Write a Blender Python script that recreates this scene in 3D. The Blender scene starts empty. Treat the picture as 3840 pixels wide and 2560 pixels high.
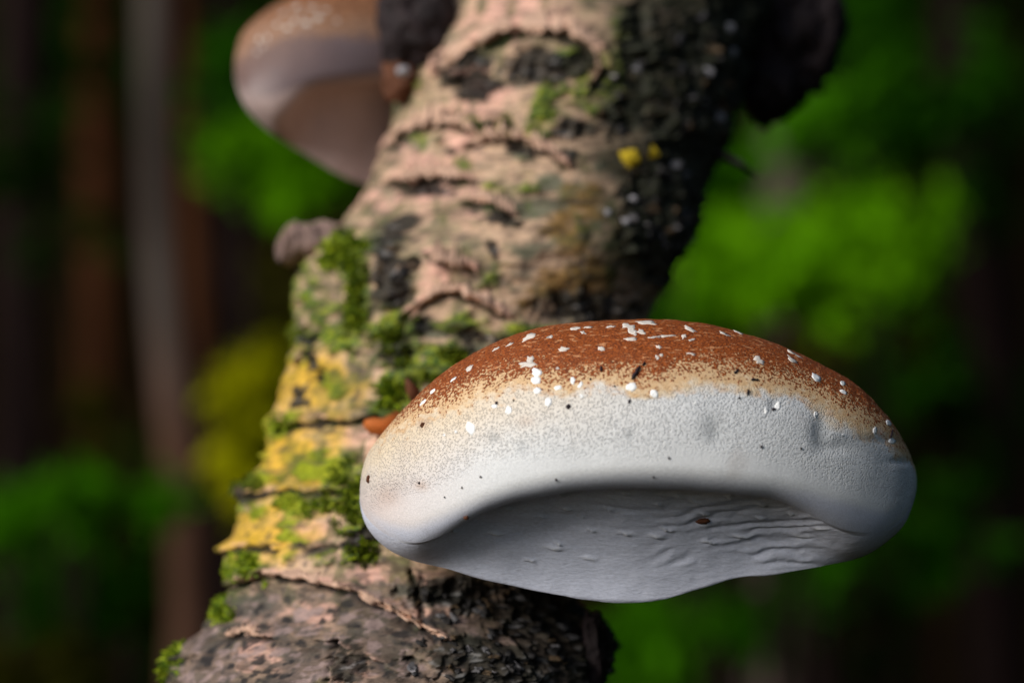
import bpy, math, random
import numpy as np
from mathutils import Vector

R = math.radians
random.seed(7)
rng = np.random.default_rng(11)
scene = bpy.context.scene
C = scene.collection

# ------------------------------------------------------------------ camera
CAM_Z = 1.2
cam = bpy.data.cameras.new('camera')
cam.lens = 85.0
cam.sensor_width = 36.0
cam.clip_start = 0.02
cam.clip_end = 500.0
cam.dof.use_dof = True
cam.dof.focus_distance = 0.632
cam.dof.aperture_fstop = 5.6
cam_o = bpy.data.objects.new('camera', cam)
cam_o.location = (0, 0, CAM_Z)
cam_o.rotation_euler = (R(90), 0, 0)
C.objects.link(cam_o)
scene.camera = cam_o
K = 36.0 / 85.0 / 3840.0          # metres per photo pixel at one metre

# ------------------------------------------------------------------ sky, sun, exposure
SUN_EL, SUN_AZ = R(30), R(-50)    # azimuth measured from the -Y side (behind the camera) towards -X
world = bpy.data.worlds.new('World')
scene.world = world
world.use_nodes = True
wn = world.node_tree.nodes
wl = world.node_tree.links
bg = wn['Background']
sky = wn.new('ShaderNodeTexSky')
sky.sky_type = 'NISHITA'
sky.sun_disc = False
sky.sun_elevation = SUN_EL
sky.sun_rotation = R(180) - SUN_AZ
wl.new(sky.outputs[0], bg.inputs[0])
bg.inputs[1].default_value = 0.085
sun = bpy.data.lights.new('sun', 'SUN')
sun.energy = 3.4
sun.angle = R(38)
sun.color = (1.0, 0.955, 0.88)
sun_o = bpy.data.objects.new('sun', sun)
src = Vector((math.sin(SUN_AZ) * math.cos(SUN_EL), -math.cos(SUN_AZ) * math.cos(SUN_EL), math.sin(SUN_EL)))
sun_o.rotation_euler = src.to_track_quat('Z', 'Y').to_euler()
sun_o.location = src * 20
C.objects.link(sun_o)
scene.view_settings.view_transform = 'Standard'
scene.view_settings.look = 'None'
scene.view_settings.gamma = 1.0
scene.view_settings.exposure = 0.08
scene.view_settings.use_curve_mapping = False
try:
    scene.cycles.use_denoising = True
    scene.cycles.max_bounces = 6
except Exception:
    pass

# ------------------------------------------------------------------ helpers
def P(px, py, d):
    """photo direction (3840 x 2560 grid) at distance d -> world point(s)"""
    px, py, d = np.broadcast_arrays(np.asarray(px, float), np.asarray(py, float), np.asarray(d, float))
    return np.stack([(px - 1920) * K * d, d, CAM_Z - (py - 1280) * K * d], -1)

_TAB = np.random.default_rng(5).uniform(-1, 1, (128, 128, 128)).astype(np.float32).ravel()
def vnoise(p, seed=0):
    p = np.asarray(p, float) + seed * 7.317
    i = np.floor(p).astype(np.int32)
    f = p - i
    f = f * f * f * (f * (f * 6 - 15) + 10)
    x0 = (i[..., 0] & 127) << 14; x1 = ((i[..., 0] + 1) & 127) << 14
    y0 = (i[..., 1] & 127) << 7; y1 = ((i[..., 1] + 1) & 127) << 7
    z0 = i[..., 2] & 127; z1 = (i[..., 2] + 1) & 127
    fx, fy, fz = f[..., 0], f[..., 1], f[..., 2]
    def ln(a, b): return (lambda u, v: u + (v - u) * fz)(_TAB[a + b + z0], _TAB[a + b + z1])
    a = ln(x0, y0); b = ln(x0, y1); c = ln(x1, y0); d = ln(x1, y1)
    ab = a + (b - a) * fy; cd = c + (d - c) * fy
    return ab + (cd - ab) * fx

def fbm(p, octv=4, seed=0, gain=0.5, lac=2.03):
    a, s, t = 1.0, 0, 0
    for o in range(octv):
        s = s + a * vnoise(p, seed + o * 17)
        t += a
        a *= gain
        p = p * lac + 13.7
    return s / t * 1.6

def ridged(p, octv=4, seed=0):
    a, s, t = 1.0, 0, 0
    for o in range(octv):
        s = s + a * (1 - np.abs(vnoise(p, seed + o * 31)) * 2)
        t += a
        a *= 0.5
        p = p * 2.07 + 5.3
    return s / t

def sstep(a, b, x):
    t = np.clip((x - a) / (b - a), 0, 1)
    return t * t * (3 - 2 * t)

def smooth_interp(x, xs, ys):
    """monotone-ish cubic (Catmull-Rom tangents) through the points"""
    xs, ys = np.asarray(xs, float), np.asarray(ys, float)
    m = np.gradient(ys, xs)
    x = np.clip(x, xs[0], xs[-1])
    j = np.clip(np.searchsorted(xs, x) - 1, 0, len(xs) - 2)
    h = xs[j + 1] - xs[j]
    t = (x - xs[j]) / h
    return ((2 * t**3 - 3 * t**2 + 1) * ys[j] + (t**3 - 2 * t**2 + t) * h * m[j]
            + (-2 * t**3 + 3 * t**2) * ys[j + 1] + (t**3 - t**2) * h * m[j + 1])

def mix(a, b, t):
    return a + (b - a) * t[..., None]

def mesh_from(name, verts, faces, mat, parent=None, col=None, smooth=True, loc=None):
    me = bpy.data.meshes.new(name)
    v = np.asarray(verts, float).reshape(-1, 3)
    if isinstance(faces, np.ndarray):
        n = faces.shape[1]
        me.vertices.add(len(v))
        me.vertices.foreach_set('co', v.ravel())
        me.loops.add(faces.size)
        me.loops.foreach_set('vertex_index', faces.ravel().astype(np.int32))
        me.polygons.add(len(faces))
        me.polygons.foreach_set('loop_start', np.arange(0, faces.size, n, dtype=np.int32))
        me.polygons.foreach_set('loop_total', np.full(len(faces), n, np.int32))
        me.update(calc_edges=True)
    else:
        me.from_pydata(v.tolist(), [], faces)
    if smooth:
        me.polygons.foreach_set('use_smooth', np.ones(len(me.polygons), bool))
    if col is not None:
        ca = me.color_attributes.new('Col', 'FLOAT_COLOR', 'POINT')
        c4 = np.ones((len(v), 4))
        c4[:, :3] = np.clip(np.asarray(col).reshape(-1, 3), 0, 1)
        ca.data.foreach_set('color', c4.ravel())
    me.materials.append(mat)
    o = bpy.data.objects.new(name, me)
    C.objects.link(o)
    if parent is not None:
        o.parent = parent
        o.location = -Vector(parent.location) if parent.parent is None else (0, 0, 0)
    return o

def tag(o, label=None, cat=None, group=None, kind=None):
    if label: o['label'] = label
    if cat: o['category'] = cat
    if group: o['group'] = group
    if kind: o['kind'] = kind
    return o

def empty(name, loc):
    o = bpy.data.objects.new(name, None)
    o.empty_display_size = 0.02
    o.location = loc
    C.objects.link(o)
    return o

def grid_faces(n, m, closed_m=False):
    i = np.arange(n - 1)[:, None]
    j = np.arange(m if closed_m else m - 1)[None, :]
    j2 = (j + 1) % m
    a = i * m + j; b = i * m + j2; c = (i + 1) * m + j2; d = (i + 1) * m + j
    return np.stack([a, b, c, d], -1).reshape(-1, 4)

def grid_normals(g):
    du = np.gradient(g, axis=0); dv = np.gradient(g, axis=1)
    n = np.cross(du, dv)
    return n / (np.linalg.norm(n, axis=-1, keepdims=True) + 1e-12)

# ------------------------------------------------------------------ materials
def new_mat(name):
    m = bpy.data.materials.new(name)
    m.use_nodes = True
    return m, m.node_tree.nodes, m.node_tree.links, m.node_tree.nodes['Principled BSDF']

def surf_mat(name, color=None, rough=0.7, nscale=300.0, namt=0.25, bscale=800.0, bump=0.3, bdist=0.0005, spec=0.3,
             vcol=False, sss=0.0, stretch=(1, 1, 1), voronoi=0.0, vscale=900.0):
    m, n, l, b = new_mat(name)
    b.inputs['Roughness'].default_value = rough
    b.inputs['Specular IOR Level'].default_value = spec
    tc = n.new('ShaderNodeTexCoord')
    mp = n.new('ShaderNodeMapping')
    mp.inputs['Scale'].default_value = stretch
    l.new(tc.outputs['Object'], mp.inputs[0])
    nz = n.new('ShaderNodeTexNoise')
    nz.inputs['Scale'].default_value = nscale
    nz.inputs['Detail'].default_value = 6
    nz.inputs['Roughness'].default_value = 0.65
    l.new(mp.outputs[0], nz.inputs['Vector'])
    mr = n.new('ShaderNodeMapRange')
    mr.inputs['From Min'].default_value = 0.25; mr.inputs['From Max'].default_value = 0.75
    mr.inputs['To Min'].default_value = 1 - namt; mr.inputs['To Max'].default_value = 1 + namt
    l.new(nz.outputs['Fac'], mr.inputs['Value'])
    mul = n.new('ShaderNodeVectorMath'); mul.operation = 'SCALE'
    if vcol:
        at = n.new('ShaderNodeAttribute'); at.attribute_name = 'Col'
        l.new(at.outputs['Color'], mul.inputs[0])
    else:
        mul.inputs[0].default_value = color
    l.new(mr.outputs[0], mul.inputs['Scale'])
    l.new(mul.outputs[0], b.inputs['Base Color'])
    nb = n.new('ShaderNodeTexNoise')
    nb.inputs['Scale'].default_value = bscale
    nb.inputs['Detail'].default_value = 5
    l.new(mp.outputs[0], nb.inputs['Vector'])
    bp = n.new('ShaderNodeBump')
    bp.inputs['Strength'].default_value = bump
    bp.inputs['Distance'].default_value = bdist
    l.new(nb.outputs['Fac'], bp.inputs['Height'])
    last = bp
    if voronoi:
        vo = n.new('ShaderNodeTexVoronoi')
        vo.feature = 'SMOOTH_F1'
        vo.inputs['Scale'].default_value = vscale
        l.new(mp.outputs[0], vo.inputs['Vector'])
        b2 = n.new('ShaderNodeBump')
        b2.inputs['Strength'].default_value = voronoi
        b2.inputs['Distance'].default_value = bdist
        l.new(vo.outputs['Distance'], b2.inputs['Height'])
        l.new(bp.outputs[0], b2.inputs['Normal'])
        last = b2
    l.new(last.outputs[0], b.inputs['Normal'])
    if sss:
        b.inputs['Subsurface Weight'].default_value = sss
        b.inputs['Subsurface Radius'].default_value = (0.004, 0.003, 0.002)
        b.inputs['Subsurface Scale'].default_value = 0.5
    return m

def leaf_mat(name, color):
    m, n, l, b = new_mat(name)
    b.inputs['Roughness'].default_value = 0.7
    b.inputs['Specular IOR Level'].default_value = 0.04
    at = n.new('ShaderNodeObjectInfo')
    nz = n.new('ShaderNodeTexNoise'); nz.inputs['Scale'].default_value = 9.0
    tc = n.new('ShaderNodeTexCoord'); l.new(tc.outputs['Object'], nz.inputs['Vector'])
    rp = n.new('ShaderNodeMixRGB')
    rp.inputs[1].default_value = (color[0] * 0.55, color[1] * 0.6, color[2] * 0.6, 1)
    rp.inputs[2].default_value = (min(1, color[0] * 1.5), min(1, color[1] * 1.4), color[2] * 1.3, 1)
    l.new(nz.outputs['Fac'], rp.inputs[0])
    l.new(rp.outputs[0], b.inputs['Base Color'])
    tr = n.new('ShaderNodeBsdfTranslucent')
    l.new(rp.outputs[0], tr.inputs[0])
    mx = n.new('ShaderNodeMixShader'); mx.inputs[0].default_value = 0.5
    l.new(b.outputs[0], mx.inputs[1]); l.new(tr.outputs[0], mx.inputs[2])
    l.new(mx.outputs[0], n['Material Output'].inputs['Surface'])
    return m

M = {}
def cap_mat(name, brown_a, brown_b, tan):
    m, n, l, b = new_mat(name)
    b.inputs['Roughness'].default_value = 0.6
    b.inputs['Specular IOR Level'].default_value = 0.3
    tc = n.new('ShaderNodeTexCoord')
    def noise(sc, det=3.0, st=(1, 1, 1)):
        mp = n.new('ShaderNodeMapping'); mp.inputs['Scale'].default_value = st
        l.new(tc.outputs['Object'], mp.inputs[0])
        x = n.new('ShaderNodeTexNoise'); x.inputs['Scale'].default_value = sc; x.inputs['Detail'].default_value = det
        l.new(mp.outputs[0], x.inputs['Vector']); return x.outputs['Fac']
    def math_(op, a, b_=None):
        x = n.new('ShaderNodeMath'); x.operation = op
        for k, v in enumerate((a, b_)):
            if v is None: continue
            if isinstance(v, (int, float)): x.inputs[k].default_value = v
            else: l.new(v, x.inputs[k])
        return x.outputs[0]
    def ramp(v, a, b_, lo=0.0, hi=1.0):
        x = n.new('ShaderNodeMapRange'); x.interpolation_type = 'SMOOTHSTEP'
        x.inputs['From Min'].default_value = a; x.inputs['From Max'].default_value = b_
        x.inputs['To Min'].default_value = lo; x.inputs['To Max'].default_value = hi
        l.new(v, x.inputs['Value']); return x.outputs[0]
    def mixc(f, a, c):
        x = n.new('ShaderNodeMixRGB')
        if isinstance(f, float): x.inputs[0].default_value = f
        else: l.new(f, x.inputs[0])
        for k, v in ((1, a), (2, c)):
            if isinstance(v, tuple): x.inputs[k].default_value = v + (1,)
            else: l.new(v, x.inputs[k])
        return x.outputs[0]
    colr = n.new('ShaderNodeAttribute'); colr.attribute_name = 'Col'
    bd = n.new('ShaderNodeAttribute'); bd.attribute_name = 'Border'
    off = math_('SUBTRACT', math_('MULTIPLY', bd.outputs['Fac'], 600.0), 200.0)     # photo pixels below the brown border
    n1 = noise(1500, 4.0); n2 = noise(420, 3.0, (1, 1, 1.6)); n3 = noise(2600, 4.0, (0.6, 1, 1.5)); n4 = noise(900, 2.0, (0.45, 0.8, 1.8))
    vo = n.new('ShaderNodeTexVoronoi'); vo.inputs['Scale'].default_value = 1750; l.new(tc.outputs['Object'], vo.inputs['Vector'])
    # tan halo, then speckled brown, then solid brown skin
    halo = ramp(math_('ADD', off, math_('MULTIPLY', math_('SUBTRACT', n2, 0.5), 210.0)), 85, 25)
    c1 = mixc(math_('MULTIPLY', halo, 0.55), colr.outputs['Color'], tan)
    sp = math_('ADD', off, math_('ADD', math_('MULTIPLY', math_('SUBTRACT', n1, 0.5), 400.0), math_('MULTIPLY', math_('SUBTRACT', n2, 0.5), 120.0)))
    spm = ramp(sp, 12, -22)
    br = mixc(ramp(n3, 0.38, 0.62), brown_a, brown_b)
    br = mixc(math_('MULTIPLY', ramp(n4, 0.585, 0.66), 0.75), br, (0.62, 0.29, 0.13))
    c2 = mixc(spm, c1, br)
    # grey pits in the pale flesh
    pit = math_('MULTIPLY', ramp(vo.outputs['Distance'], 0.52, 0.15), math_('MULTIPLY', ramp(off, 30, 90), ramp(off, 360, 230)))
    c3 = mixc(math_('MULTIPLY', pit, 0.27), c2, (0.26, 0.27, 0.29))
    gr = ramp(noise(3200, 2.0), 0.3, 0.7, 0.88, 1.1)
    sc_ = n.new('ShaderNodeVectorMath'); sc_.operation = 'SCALE'
    l.new(c3, sc_.inputs[0]); l.new(gr, sc_.inputs['Scale'])
    l.new(sc_.outputs[0], b.inputs['Base Color'])
    h = math_('ADD', math_('MULTIPLY', pit, -1.0), math_('MULTIPLY', n3, math_('ADD', math_('MULTIPLY', spm, 0.9), 0.35)))
    bp = n.new('ShaderNodeBump'); bp.inputs['Strength'].default_value = 0.65; bp.inputs['Distance'].default_value = 0.0005
    l.new(h, bp.inputs['Height']); l.new(bp.outputs[0], b.inputs['Normal'])
    return m
M['cap'] = cap_mat('fungus_cap_skin', (0.36, 0.085, 0.012), (0.13, 0.026, 0.004), (0.58, 0.31, 0.11))
M['cap_old'] = cap_mat('fungus_cap_skin_greyed', (0.30, 0.13, 0.06), (0.16, 0.065, 0.03), (0.42, 0.24, 0.14))  # smaller fungus stands in shade; that dimness is put into its colour
M['pore'] = surf_mat('fungus_pore_layer', vcol=True, rough=0.75, nscale=1800, namt=0.16, bscale=1100, bump=0.45, bdist=0.0004, spec=0.2, stretch=(0.5, 0.8, 1.2))
M['flake'] = surf_mat('fungus_pale_flake', (0.66, 0.60, 0.54), rough=0.6, nscale=500, namt=0.12, bump=0.2)
M['flake_white'] = surf_mat('fungus_white_flake', (0.88, 0.88, 0.87), rough=0.45, nscale=500, namt=0.06, bump=0.15, spec=0.5)
M['bark'] = surf_mat('birch_bark', vcol=True, rough=0.8, nscale=420, namt=0.35, bscale=900, bump=0.6, bdist=0.0008, spec=0.25, stretch=(0.5, 0.5, 1.5))
M['strip'] = surf_mat('bark_paper', (0.56, 0.36, 0.26), rough=0.7, nscale=160, namt=0.4, bscale=700, bump=0.4, stretch=(0.4, 0.4, 1.6))
M['stub'] = surf_mat('broken_branch_wood', (0.25, 0.165, 0.14), rough=0.8, nscale=120, namt=0.9, bscale=400, bump=0.8, bdist=0.002)
M['knot'] = surf_mat('dark_knot_bark', (0.017, 0.010, 0.011), rough=0.75, nscale=130, namt=0.7, bscale=260, bump=0.8, bdist=0.003)
M['moss'] = surf_mat('moss_leaf', vcol=True, rough=0.7, nscale=600, namt=0.3, bump=0.1)
M['chip'] = surf_mat('orange_wood', (0.42, 0.11, 0.02), rough=0.75, nscale=300, namt=0.35, bump=0.5, stretch=(0.3, 1, 1.5))
M['tan'] = surf_mat('tan_bark_curl', (0.42, 0.30, 0.16), rough=0.7, nscale=500, namt=0.4, bump=0.4)
M['brown'] = surf_mat('brown_debris', (0.10, 0.035, 0.015), rough=0.8, nscale=500, namt=0.5, bump=0.4)
M['dark'] = surf_mat('dark_debris', (0.02, 0.012, 0.016), rough=0.7, nscale=500, namt=0.4, bump=0.2)
M['lichen'] = surf_mat('pale_lichen', (0.27, 0.26, 0.28), rough=0.5, nscale=500, namt=0.2, bump=0.3, spec=0.5)
M['ylichen'] = surf_mat('yellow_lichen', (0.42, 0.30, 0.01), rough=0.8, nscale=400, namt=0.4, bump=0.5)
M['soil'] = surf_mat('leaf_litter', (0.008, 0.005, 0.002), spec=0.0, rough=0.9, nscale=6, namt=0.6, bscale=20, bump=0.6, bdist=0.03)
M['tree_pale'] = surf_mat('pale_tree_bark', (0.075, 0.054, 0.049), spec=0.0, rough=0.9, nscale=5, namt=0.5, bscale=30, bump=0.5, bdist=0.01, stretch=(1, 1, 0.4))
M['tree_red'] = surf_mat('russet_tree_bark', (0.042, 0.016, 0.007), spec=0.0, rough=0.9, nscale=5, namt=0.5, bscale=30, bump=0.5, bdist=0.01, stretch=(1, 1, 0.4))
M['tree_dark'] = surf_mat('dark_tree_bark', (0.012, 0.0075, 0.0070), spec=0.0, rough=0.9, nscale=5, namt=0.5, bscale=30, bump=0.5, bdist=0.01, stretch=(1, 1, 0.4))
def two_tone_bark(name, low, high, z0, z1):
    m = surf_mat(name, low, rough=0.9, nscale=7, namt=0.7, bscale=30, bump=0.5, bdist=0.01, spec=0.0, stretch=(1, 1, 0.5))
    n, l = m.node_tree.nodes, m.node_tree.links
    tc = n.new('ShaderNodeTexCoord'); sx = n.new('ShaderNodeSeparateXYZ'); l.new(tc.outputs['Object'], sx.inputs[0])
    mr = n.new('ShaderNodeMapRange'); mr.inputs['From Min'].default_value = z0; mr.inputs['From Max'].default_value = z1
    l.new(sx.outputs['Z'], mr.inputs['Value'])
    mx = n.new('ShaderNodeMixRGB'); mx.inputs[1].default_value = low + (1,); mx.inputs[2].default_value = high + (1,)
    l.new(mr.outputs[0], mx.inputs[0])
    sc = next(k for k in n if k.type == 'VECT_MATH')
    l.new(mx.outputs[0], sc.inputs[0])
    return m
M['tree_kink'] = two_tone_bark('grey_over_russet_bark', (0.070, 0.036, 0.024), (0.058, 0.046, 0.040), 1.08, 1.24)
M['leaf_bright'] = leaf_mat('leaf_bright', (0.13, 0.36, 0.0010))
M['leaf_fresh'] = leaf_mat('leaf_fresh', (0.060, 0.230, 0.0008))
M['leaf_mid'] = leaf_mat('leaf_mid', (0.022, 0.105, 0.0006))
M['leaf_yellow'] = leaf_mat('leaf_yellow', (0.42, 0.42, 0.0010))
M['leaf_dark'] = leaf_mat('leaf_dark', (0.009, 0.034, 0.0005))
M['leaf_olive'] = leaf_mat('leaf_olive', (0.050, 0.050, 0.003))

# ------------------------------------------------------------------ ground: one sheet, rising behind the birch into a wooded bank
def build_ground():
    ys = np.concatenate([np.linspace(-250, -5, 12), np.linspace(-4, 14, 90), np.linspace(16, 300, 20)])
    xs = np.concatenate([np.linspace(-250, -9, 12), np.linspace(-8, 8, 80), np.linspace(9, 250, 12)])
    Y, X = np.meshgrid(ys, xs, indexing='ij')
    bank = 7.0 * sstep(3.0, 13.0, Y)
    z = bank + 0.06 * fbm(np.stack([X * 0.9, Y * 0.9, X * 0], -1), 3, 3)
    g = np.stack([X, Y, z], -1)
    o = mesh_from('ground', g, grid_faces(len(ys), len(xs)), M['soil'])
    tag(o, kind='structure')
    return o
build_ground()
def ground_z(x, y):
    p = np.array([[x * 0.9, y * 0.9, 0.0]])
    return float(7.0 * sstep(3.0, 13.0, np.array([y]))[0] + 0.06 * fbm(p, 3, 3)[0])

# ------------------------------------------------------------------ the leaning birch
LE = [(-400, 1700), (0, 1575), (150, 1525), (300, 1480), (430, 1462), (540, 1446), (640, 1400), (720, 1365), (800, 1310), (880, 1250), (960, 1165), (1050, 1125), (1150, 1118), (1280, 1112),
      (1350, 1090), (1420, 1062), (1480, 1040), (1560, 1008), (1640, 1010), (1720, 990), (1800, 962), (1880, 930), (1960, 895), (2050, 858), (2130, 868), (2200, 880), (2270, 832),
      (2340, 778), (2400, 722), (2480, 670), (2560, 640), (2900, 560)]
RE = [(-400, 3060), (0, 2890), (150, 2830), (300, 2780), (420, 2752), (520, 2728), (640, 2668), (760, 2632), (880, 2600), (960, 2560), (1040, 2505), (1120, 2455), (1200, 2420),
      (1400, 2395), (1700, 2330), (2000, 2250), (2200, 2165), (2260, 2155), (2310, 2215), (2360, 2262), (2440, 2268), (2520, 2262), (2580, 2235), (2900, 2200)]
CD = [(-400, 0.870), (0, 0.838), (500, 0.815), (1000, 0.792), (1500, 0.770), (2000, 0.738), (2560, 0.700), (2900, 0.685)]
CX, CY, CR = [], [], []

def blobs(px, py, lst):
    r = np.zeros_like(px)
    for x, y, rx, ry, a in lst:
        r = np.maximum(r, a * np.exp(-(((px - x) / rx) ** 2 + ((py - y) / ry) ** 2) * 1.1))
    return r

DARK = [(2760, 250, 260, 360, 1), (2940, 50, 200, 200, 1), (2480, 760, 190, 230, 1), (2570, 950, 150, 240, 1), (2400, 150, 110, 240, .75), (1490, 1020, 90, 170, 1), (1610, 1240, 60, 60, .7),
        (1520, 860, 80, 60, .85), (1900, 2510, 380, 170, .85), (2060, 2340, 280, 240, 1), (1370, 2020, 80, 60, 1), (1720, 2250, 260, 90, .85), (960, 1845, 55, 40, 1), (1330, 2490, 130, 100, .8),
        (2230, 2430, 70, 220, 1), (1760, 290, 110, 110, 1), (2030, 235, 210, 75, 1), (1850, 465, 120, 45, .8), (1600, 705, 120, 30, .9), (1880, 800, 110, 40, .9), (1830, 915, 40, 40, .9), (1700, 590, 60, 40, .6), (1960, 560, 120, 30, .7), (2180, 480, 120, 90, .8), (1500, 1340, 90, 70, .8), (2200, 1160, 260, 80, .8), (1270, 900, 40, 90, .9), (2560, 500, 200, 130, .9), (2330, 420, 120, 110, .75),
        (1110, 1250, 60, 30, .9), (1180, 1330, 22, 130, .9), (1120, 1470, 25, 60, .8), (2150, 600, 90, 60, .6), (1650, 430, 110, 30, .75), (690, 2430, 50, 140, .6), (1400, 2100, 50, 60, .7), (1790, 1290, 200, 50, .6)]
GREEN = [(1310, 960, 90, 110, 1), (1350, 1120, 70, 210, .95), (1300, 1260, 120, 60, .8), (1480, 1260, 100, 90, 1), (1650, 1380, 180, 70, 1), (1480, 1460, 140, 110, .9), (1250, 1730, 190, 90, .8),
         (1330, 1860, 130, 160, .95), (930, 2130, 100, 70, 1), (1130, 1890, 230, 60, .9), (840, 2270, 70, 90, .8), (2050, 420, 70, 160, .7), (2260, 300, 170, 200, .7), (1720, 610, 80, 60, .5),
         (1840, 470, 130, 50, .85), (1120, 1120, 70, 170, .6), (1100, 2010, 60, 90, .8), (1340, 2110, 60, 60, .7), (1040, 1600, 70, 70, .8), (1830, 1010, 60, 80, .6), (650, 2500, 50, 90, .9),
         (2500, 300, 150, 300, .45), (2060, 2480, 260, 130, .35), (1560, 300, 90, 90, .5), (1790, 700, 120, 60, .45), (1180, 1750, 120, 60, .8), (1100, 1560, 60, 50, .7), (1020, 1760, 50, 90, .7), (1230, 1200, 90, 150, .75), (1180, 1050, 60, 80, .6), (1250, 1420, 90, 60, .7), (1150, 1330, 70, 60, .6), (2350, 120, 90, 160, .7), (2120, 180, 70, 90, .6), (1960, 700, 60, 120, .5), (1950, 1250, 120, 60, .7), (1730, 1230, 130, 60, .7), (1230, 2080, 60, 50, .7), (960, 1930, 50, 60, .7), (1560, 520, 70, 50, .6), (2180, 330, 90, 120, .8)]
WARM_GLOW = [(1080, 1700, 200, 330, .95), (1160, 1440, 200, 170, .9), (1230, 1560, 150, 200, .8), (1000, 2000, 220, 140, .9), (1230, 800, 90, 60, .5)]  # warm light on the left side, painted as yellow patches
OCHRE = [(2150, 900, 170, 260, .75), (2060, 1080, 160, 150, .7), (2250, 1050, 170, 170, .7), (2400, 600, 110, 28, 1), (2330, 850, 60, 100, .7), (2200, 800, 120, 140, .8), (1500, 2330, 120, 60, .5), (1400, 2310, 170, 28, .8), (2180, 2500, 40, 60, .6)]
PINK = [(1640, 740, 200, 110, 1), (1690, 1000, 110, 80, 1), (1560, 620, 140, 70, 1), (1740, 420, 160, 80, .9), (1880, 60, 260, 90, 1), (1830, 330, 130, 60, 1), (950, 2430, 160, 130, .8), (1180, 2350, 170, 110, .7),
        (1450, 2190, 250, 45, 1), (1320, 1600, 90, 55, 1), (1130, 1990, 150, 70, .9), (1720, 560, 100, 160, .9), (1400, 760, 120, 60, .9), (1200, 1480, 60, 80, .8), (2680, 440, 30, 80, 1), (1290, 2560, 200, 90, .6), (1110, 930, 60, 60, 1), (1560, 2340, 180, 60, .6)]

# cracks and lifted bark edges: polylines (photo grid), ridge height, groove depth, width
CRACKS = [([(1655, 260), (1730, 200), (1830, 150), (1900, 110), (2000, 108), (2130, 112), (2210, 165), (2250, 240), (2215, 320)], 1.3, 1.5, 36),
          ([(1470, 545), (1540, 480), (1640, 452), (1740, 470), (1800, 505)], 1.2, 1.3, 28),
          ([(1760, 540), (1850, 512), (1960, 520), (2060, 570), (2110, 620)], 1.2, 1.2, 28),
          ([(1480, 682), (1560, 662), (1660, 655), (1745, 668)], 1.1, 1.7, 30),
          ([(1765, 748), (1830, 750), (1890, 775), (1945, 812)], 0.5, 1.8, 26),
          ([(1540, 1190), (1590, 1140), (1640, 1095), (1720, 1092), (1800, 1120), (1890, 1180)], 1.3, 1.1, 24),
          ([(1030, 1600), (1100, 1582), (1200, 1572), (1320, 1566), (1420, 1556)], 0.6, 1.9, 24),
          ([(930, 1850), (1010, 1842), (1080, 1836), (1180, 1838), (1260, 1826)], 0.6, 1.4, 22),
          ([(840, 2062), (930, 2052), (1010, 2050)], 0.7, 1.7, 24),
          ([(1110, 2034), (1180, 2044), (1260, 2050)], 0.4, 1.2, 18),
          ([(900, 2178), (980, 2160), (1080, 2152), (1180, 2176), (1290, 2212), (1400, 2262), (1520, 2320), (1680, 2400)], 1.2, 1.8, 24),
          ([(840, 2378), (900, 2366), (950, 2368), (1000, 2392)], 0.5, 1.9, 24),
          ([(1650, 280), (1700, 300), (1760, 270), (1820, 290)], 0.8, 1.0, 26),
          ([(1620, 960), (1690, 985), (1750, 1000)], 1.2, 0.8, 30),
          ([(1200, 2400), (1300, 2430), (1420, 2490), (1540, 2530)], 0.7, 0.9, 20),
          ([(1260, 2400), (1230, 2480), (1240, 2540)], 0.2, 0.9, 16),
          ([(1560, 2170), (1590, 2240), (1600, 2330), (1640, 2400)], 0.3, 1.8, 22),
          ([(1930, 2200), (1960, 2260), (1910, 2330), (1950, 2420)], 0.3, 1.6, 22)]

def seg_dist(px, py, pts):
    """distance and signed side (positive = below the line) to a polyline"""
    best = np.full(px.shape, 1e9); side = np.zeros(px.shape)
    for (x0, y0), (x1, y1) in zip(pts[:-1], pts[1:]):
        dx, dy = x1 - x0, y1 - y0
        L2 = dx * dx + dy * dy
        t = np.clip(((px - x0) * dx + (py - y0) * dy) / L2, 0, 1)
        ex, ey = px - (x0 + t * dx), py - (y0 + t * dy)
        d = np.hypot(ex, ey)
        s = np.sign(dx * ey - dy * ex) * (1 if dx >= 0 else -1)
        m = d < best
        best = np.where(m, d, best); side = np.where(m, s, side)
    return best * side

def trunk_axis():
    """rings: centre x, y, z and radius, from the ground to a broken top"""
    py = np.linspace(-380, 2880, 640)
    L = np.interp(py, *zip(*LE)); Rr = np.interp(py, *zip(*RE))
    ker = np.exp(-np.linspace(-2, 2, 9) ** 2); ker /= ker.sum()
    L = np.convolve(np.pad(L, 4, 'edge'), ker, 'valid'); Rr = np.convolve(np.pad(Rr, 4, 'edge'), ker, 'valid')
    d = smooth_interp(py, *zip(*CD))
    c = P((L + Rr) / 2, py, d)
    r = (Rr - L) / 2 * K * d
    c, r, py = c[::-1], r[::-1], py[::-1]               # bottom to top
    zb = np.linspace(0.0, 1, 40)[:-1]
    b0 = np.array([c[0, 0] - 0.10, c[0, 1] - 0.02, -0.05])
    low = b0 + (c[0] - b0) * zb[:, None]
    low[:, 0] += -0.02 * np.sin(zb * math.pi)
    lr = r[0] * (1.35 - 0.35 * sstep(0, .4, zb))
    zt = np.linspace(0, 1, 50)[1:]
    t1 = c[-1] + (c[-1] - c[-60]) / np.linalg.norm(c[-1] - c[-60]) * 1.9
    t1[1] = c[-1, 1] + 0.35
    t1[2] = 2.95
    up = c[-1] + (t1 - c[-1]) * zt[:, None]
    ur = r[-1] * (1 - 0.35 * zt)
    cc = np.concatenate([low, c, up]); rr = np.concatenate([lr, r, ur])
    return cc, rr

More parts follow.
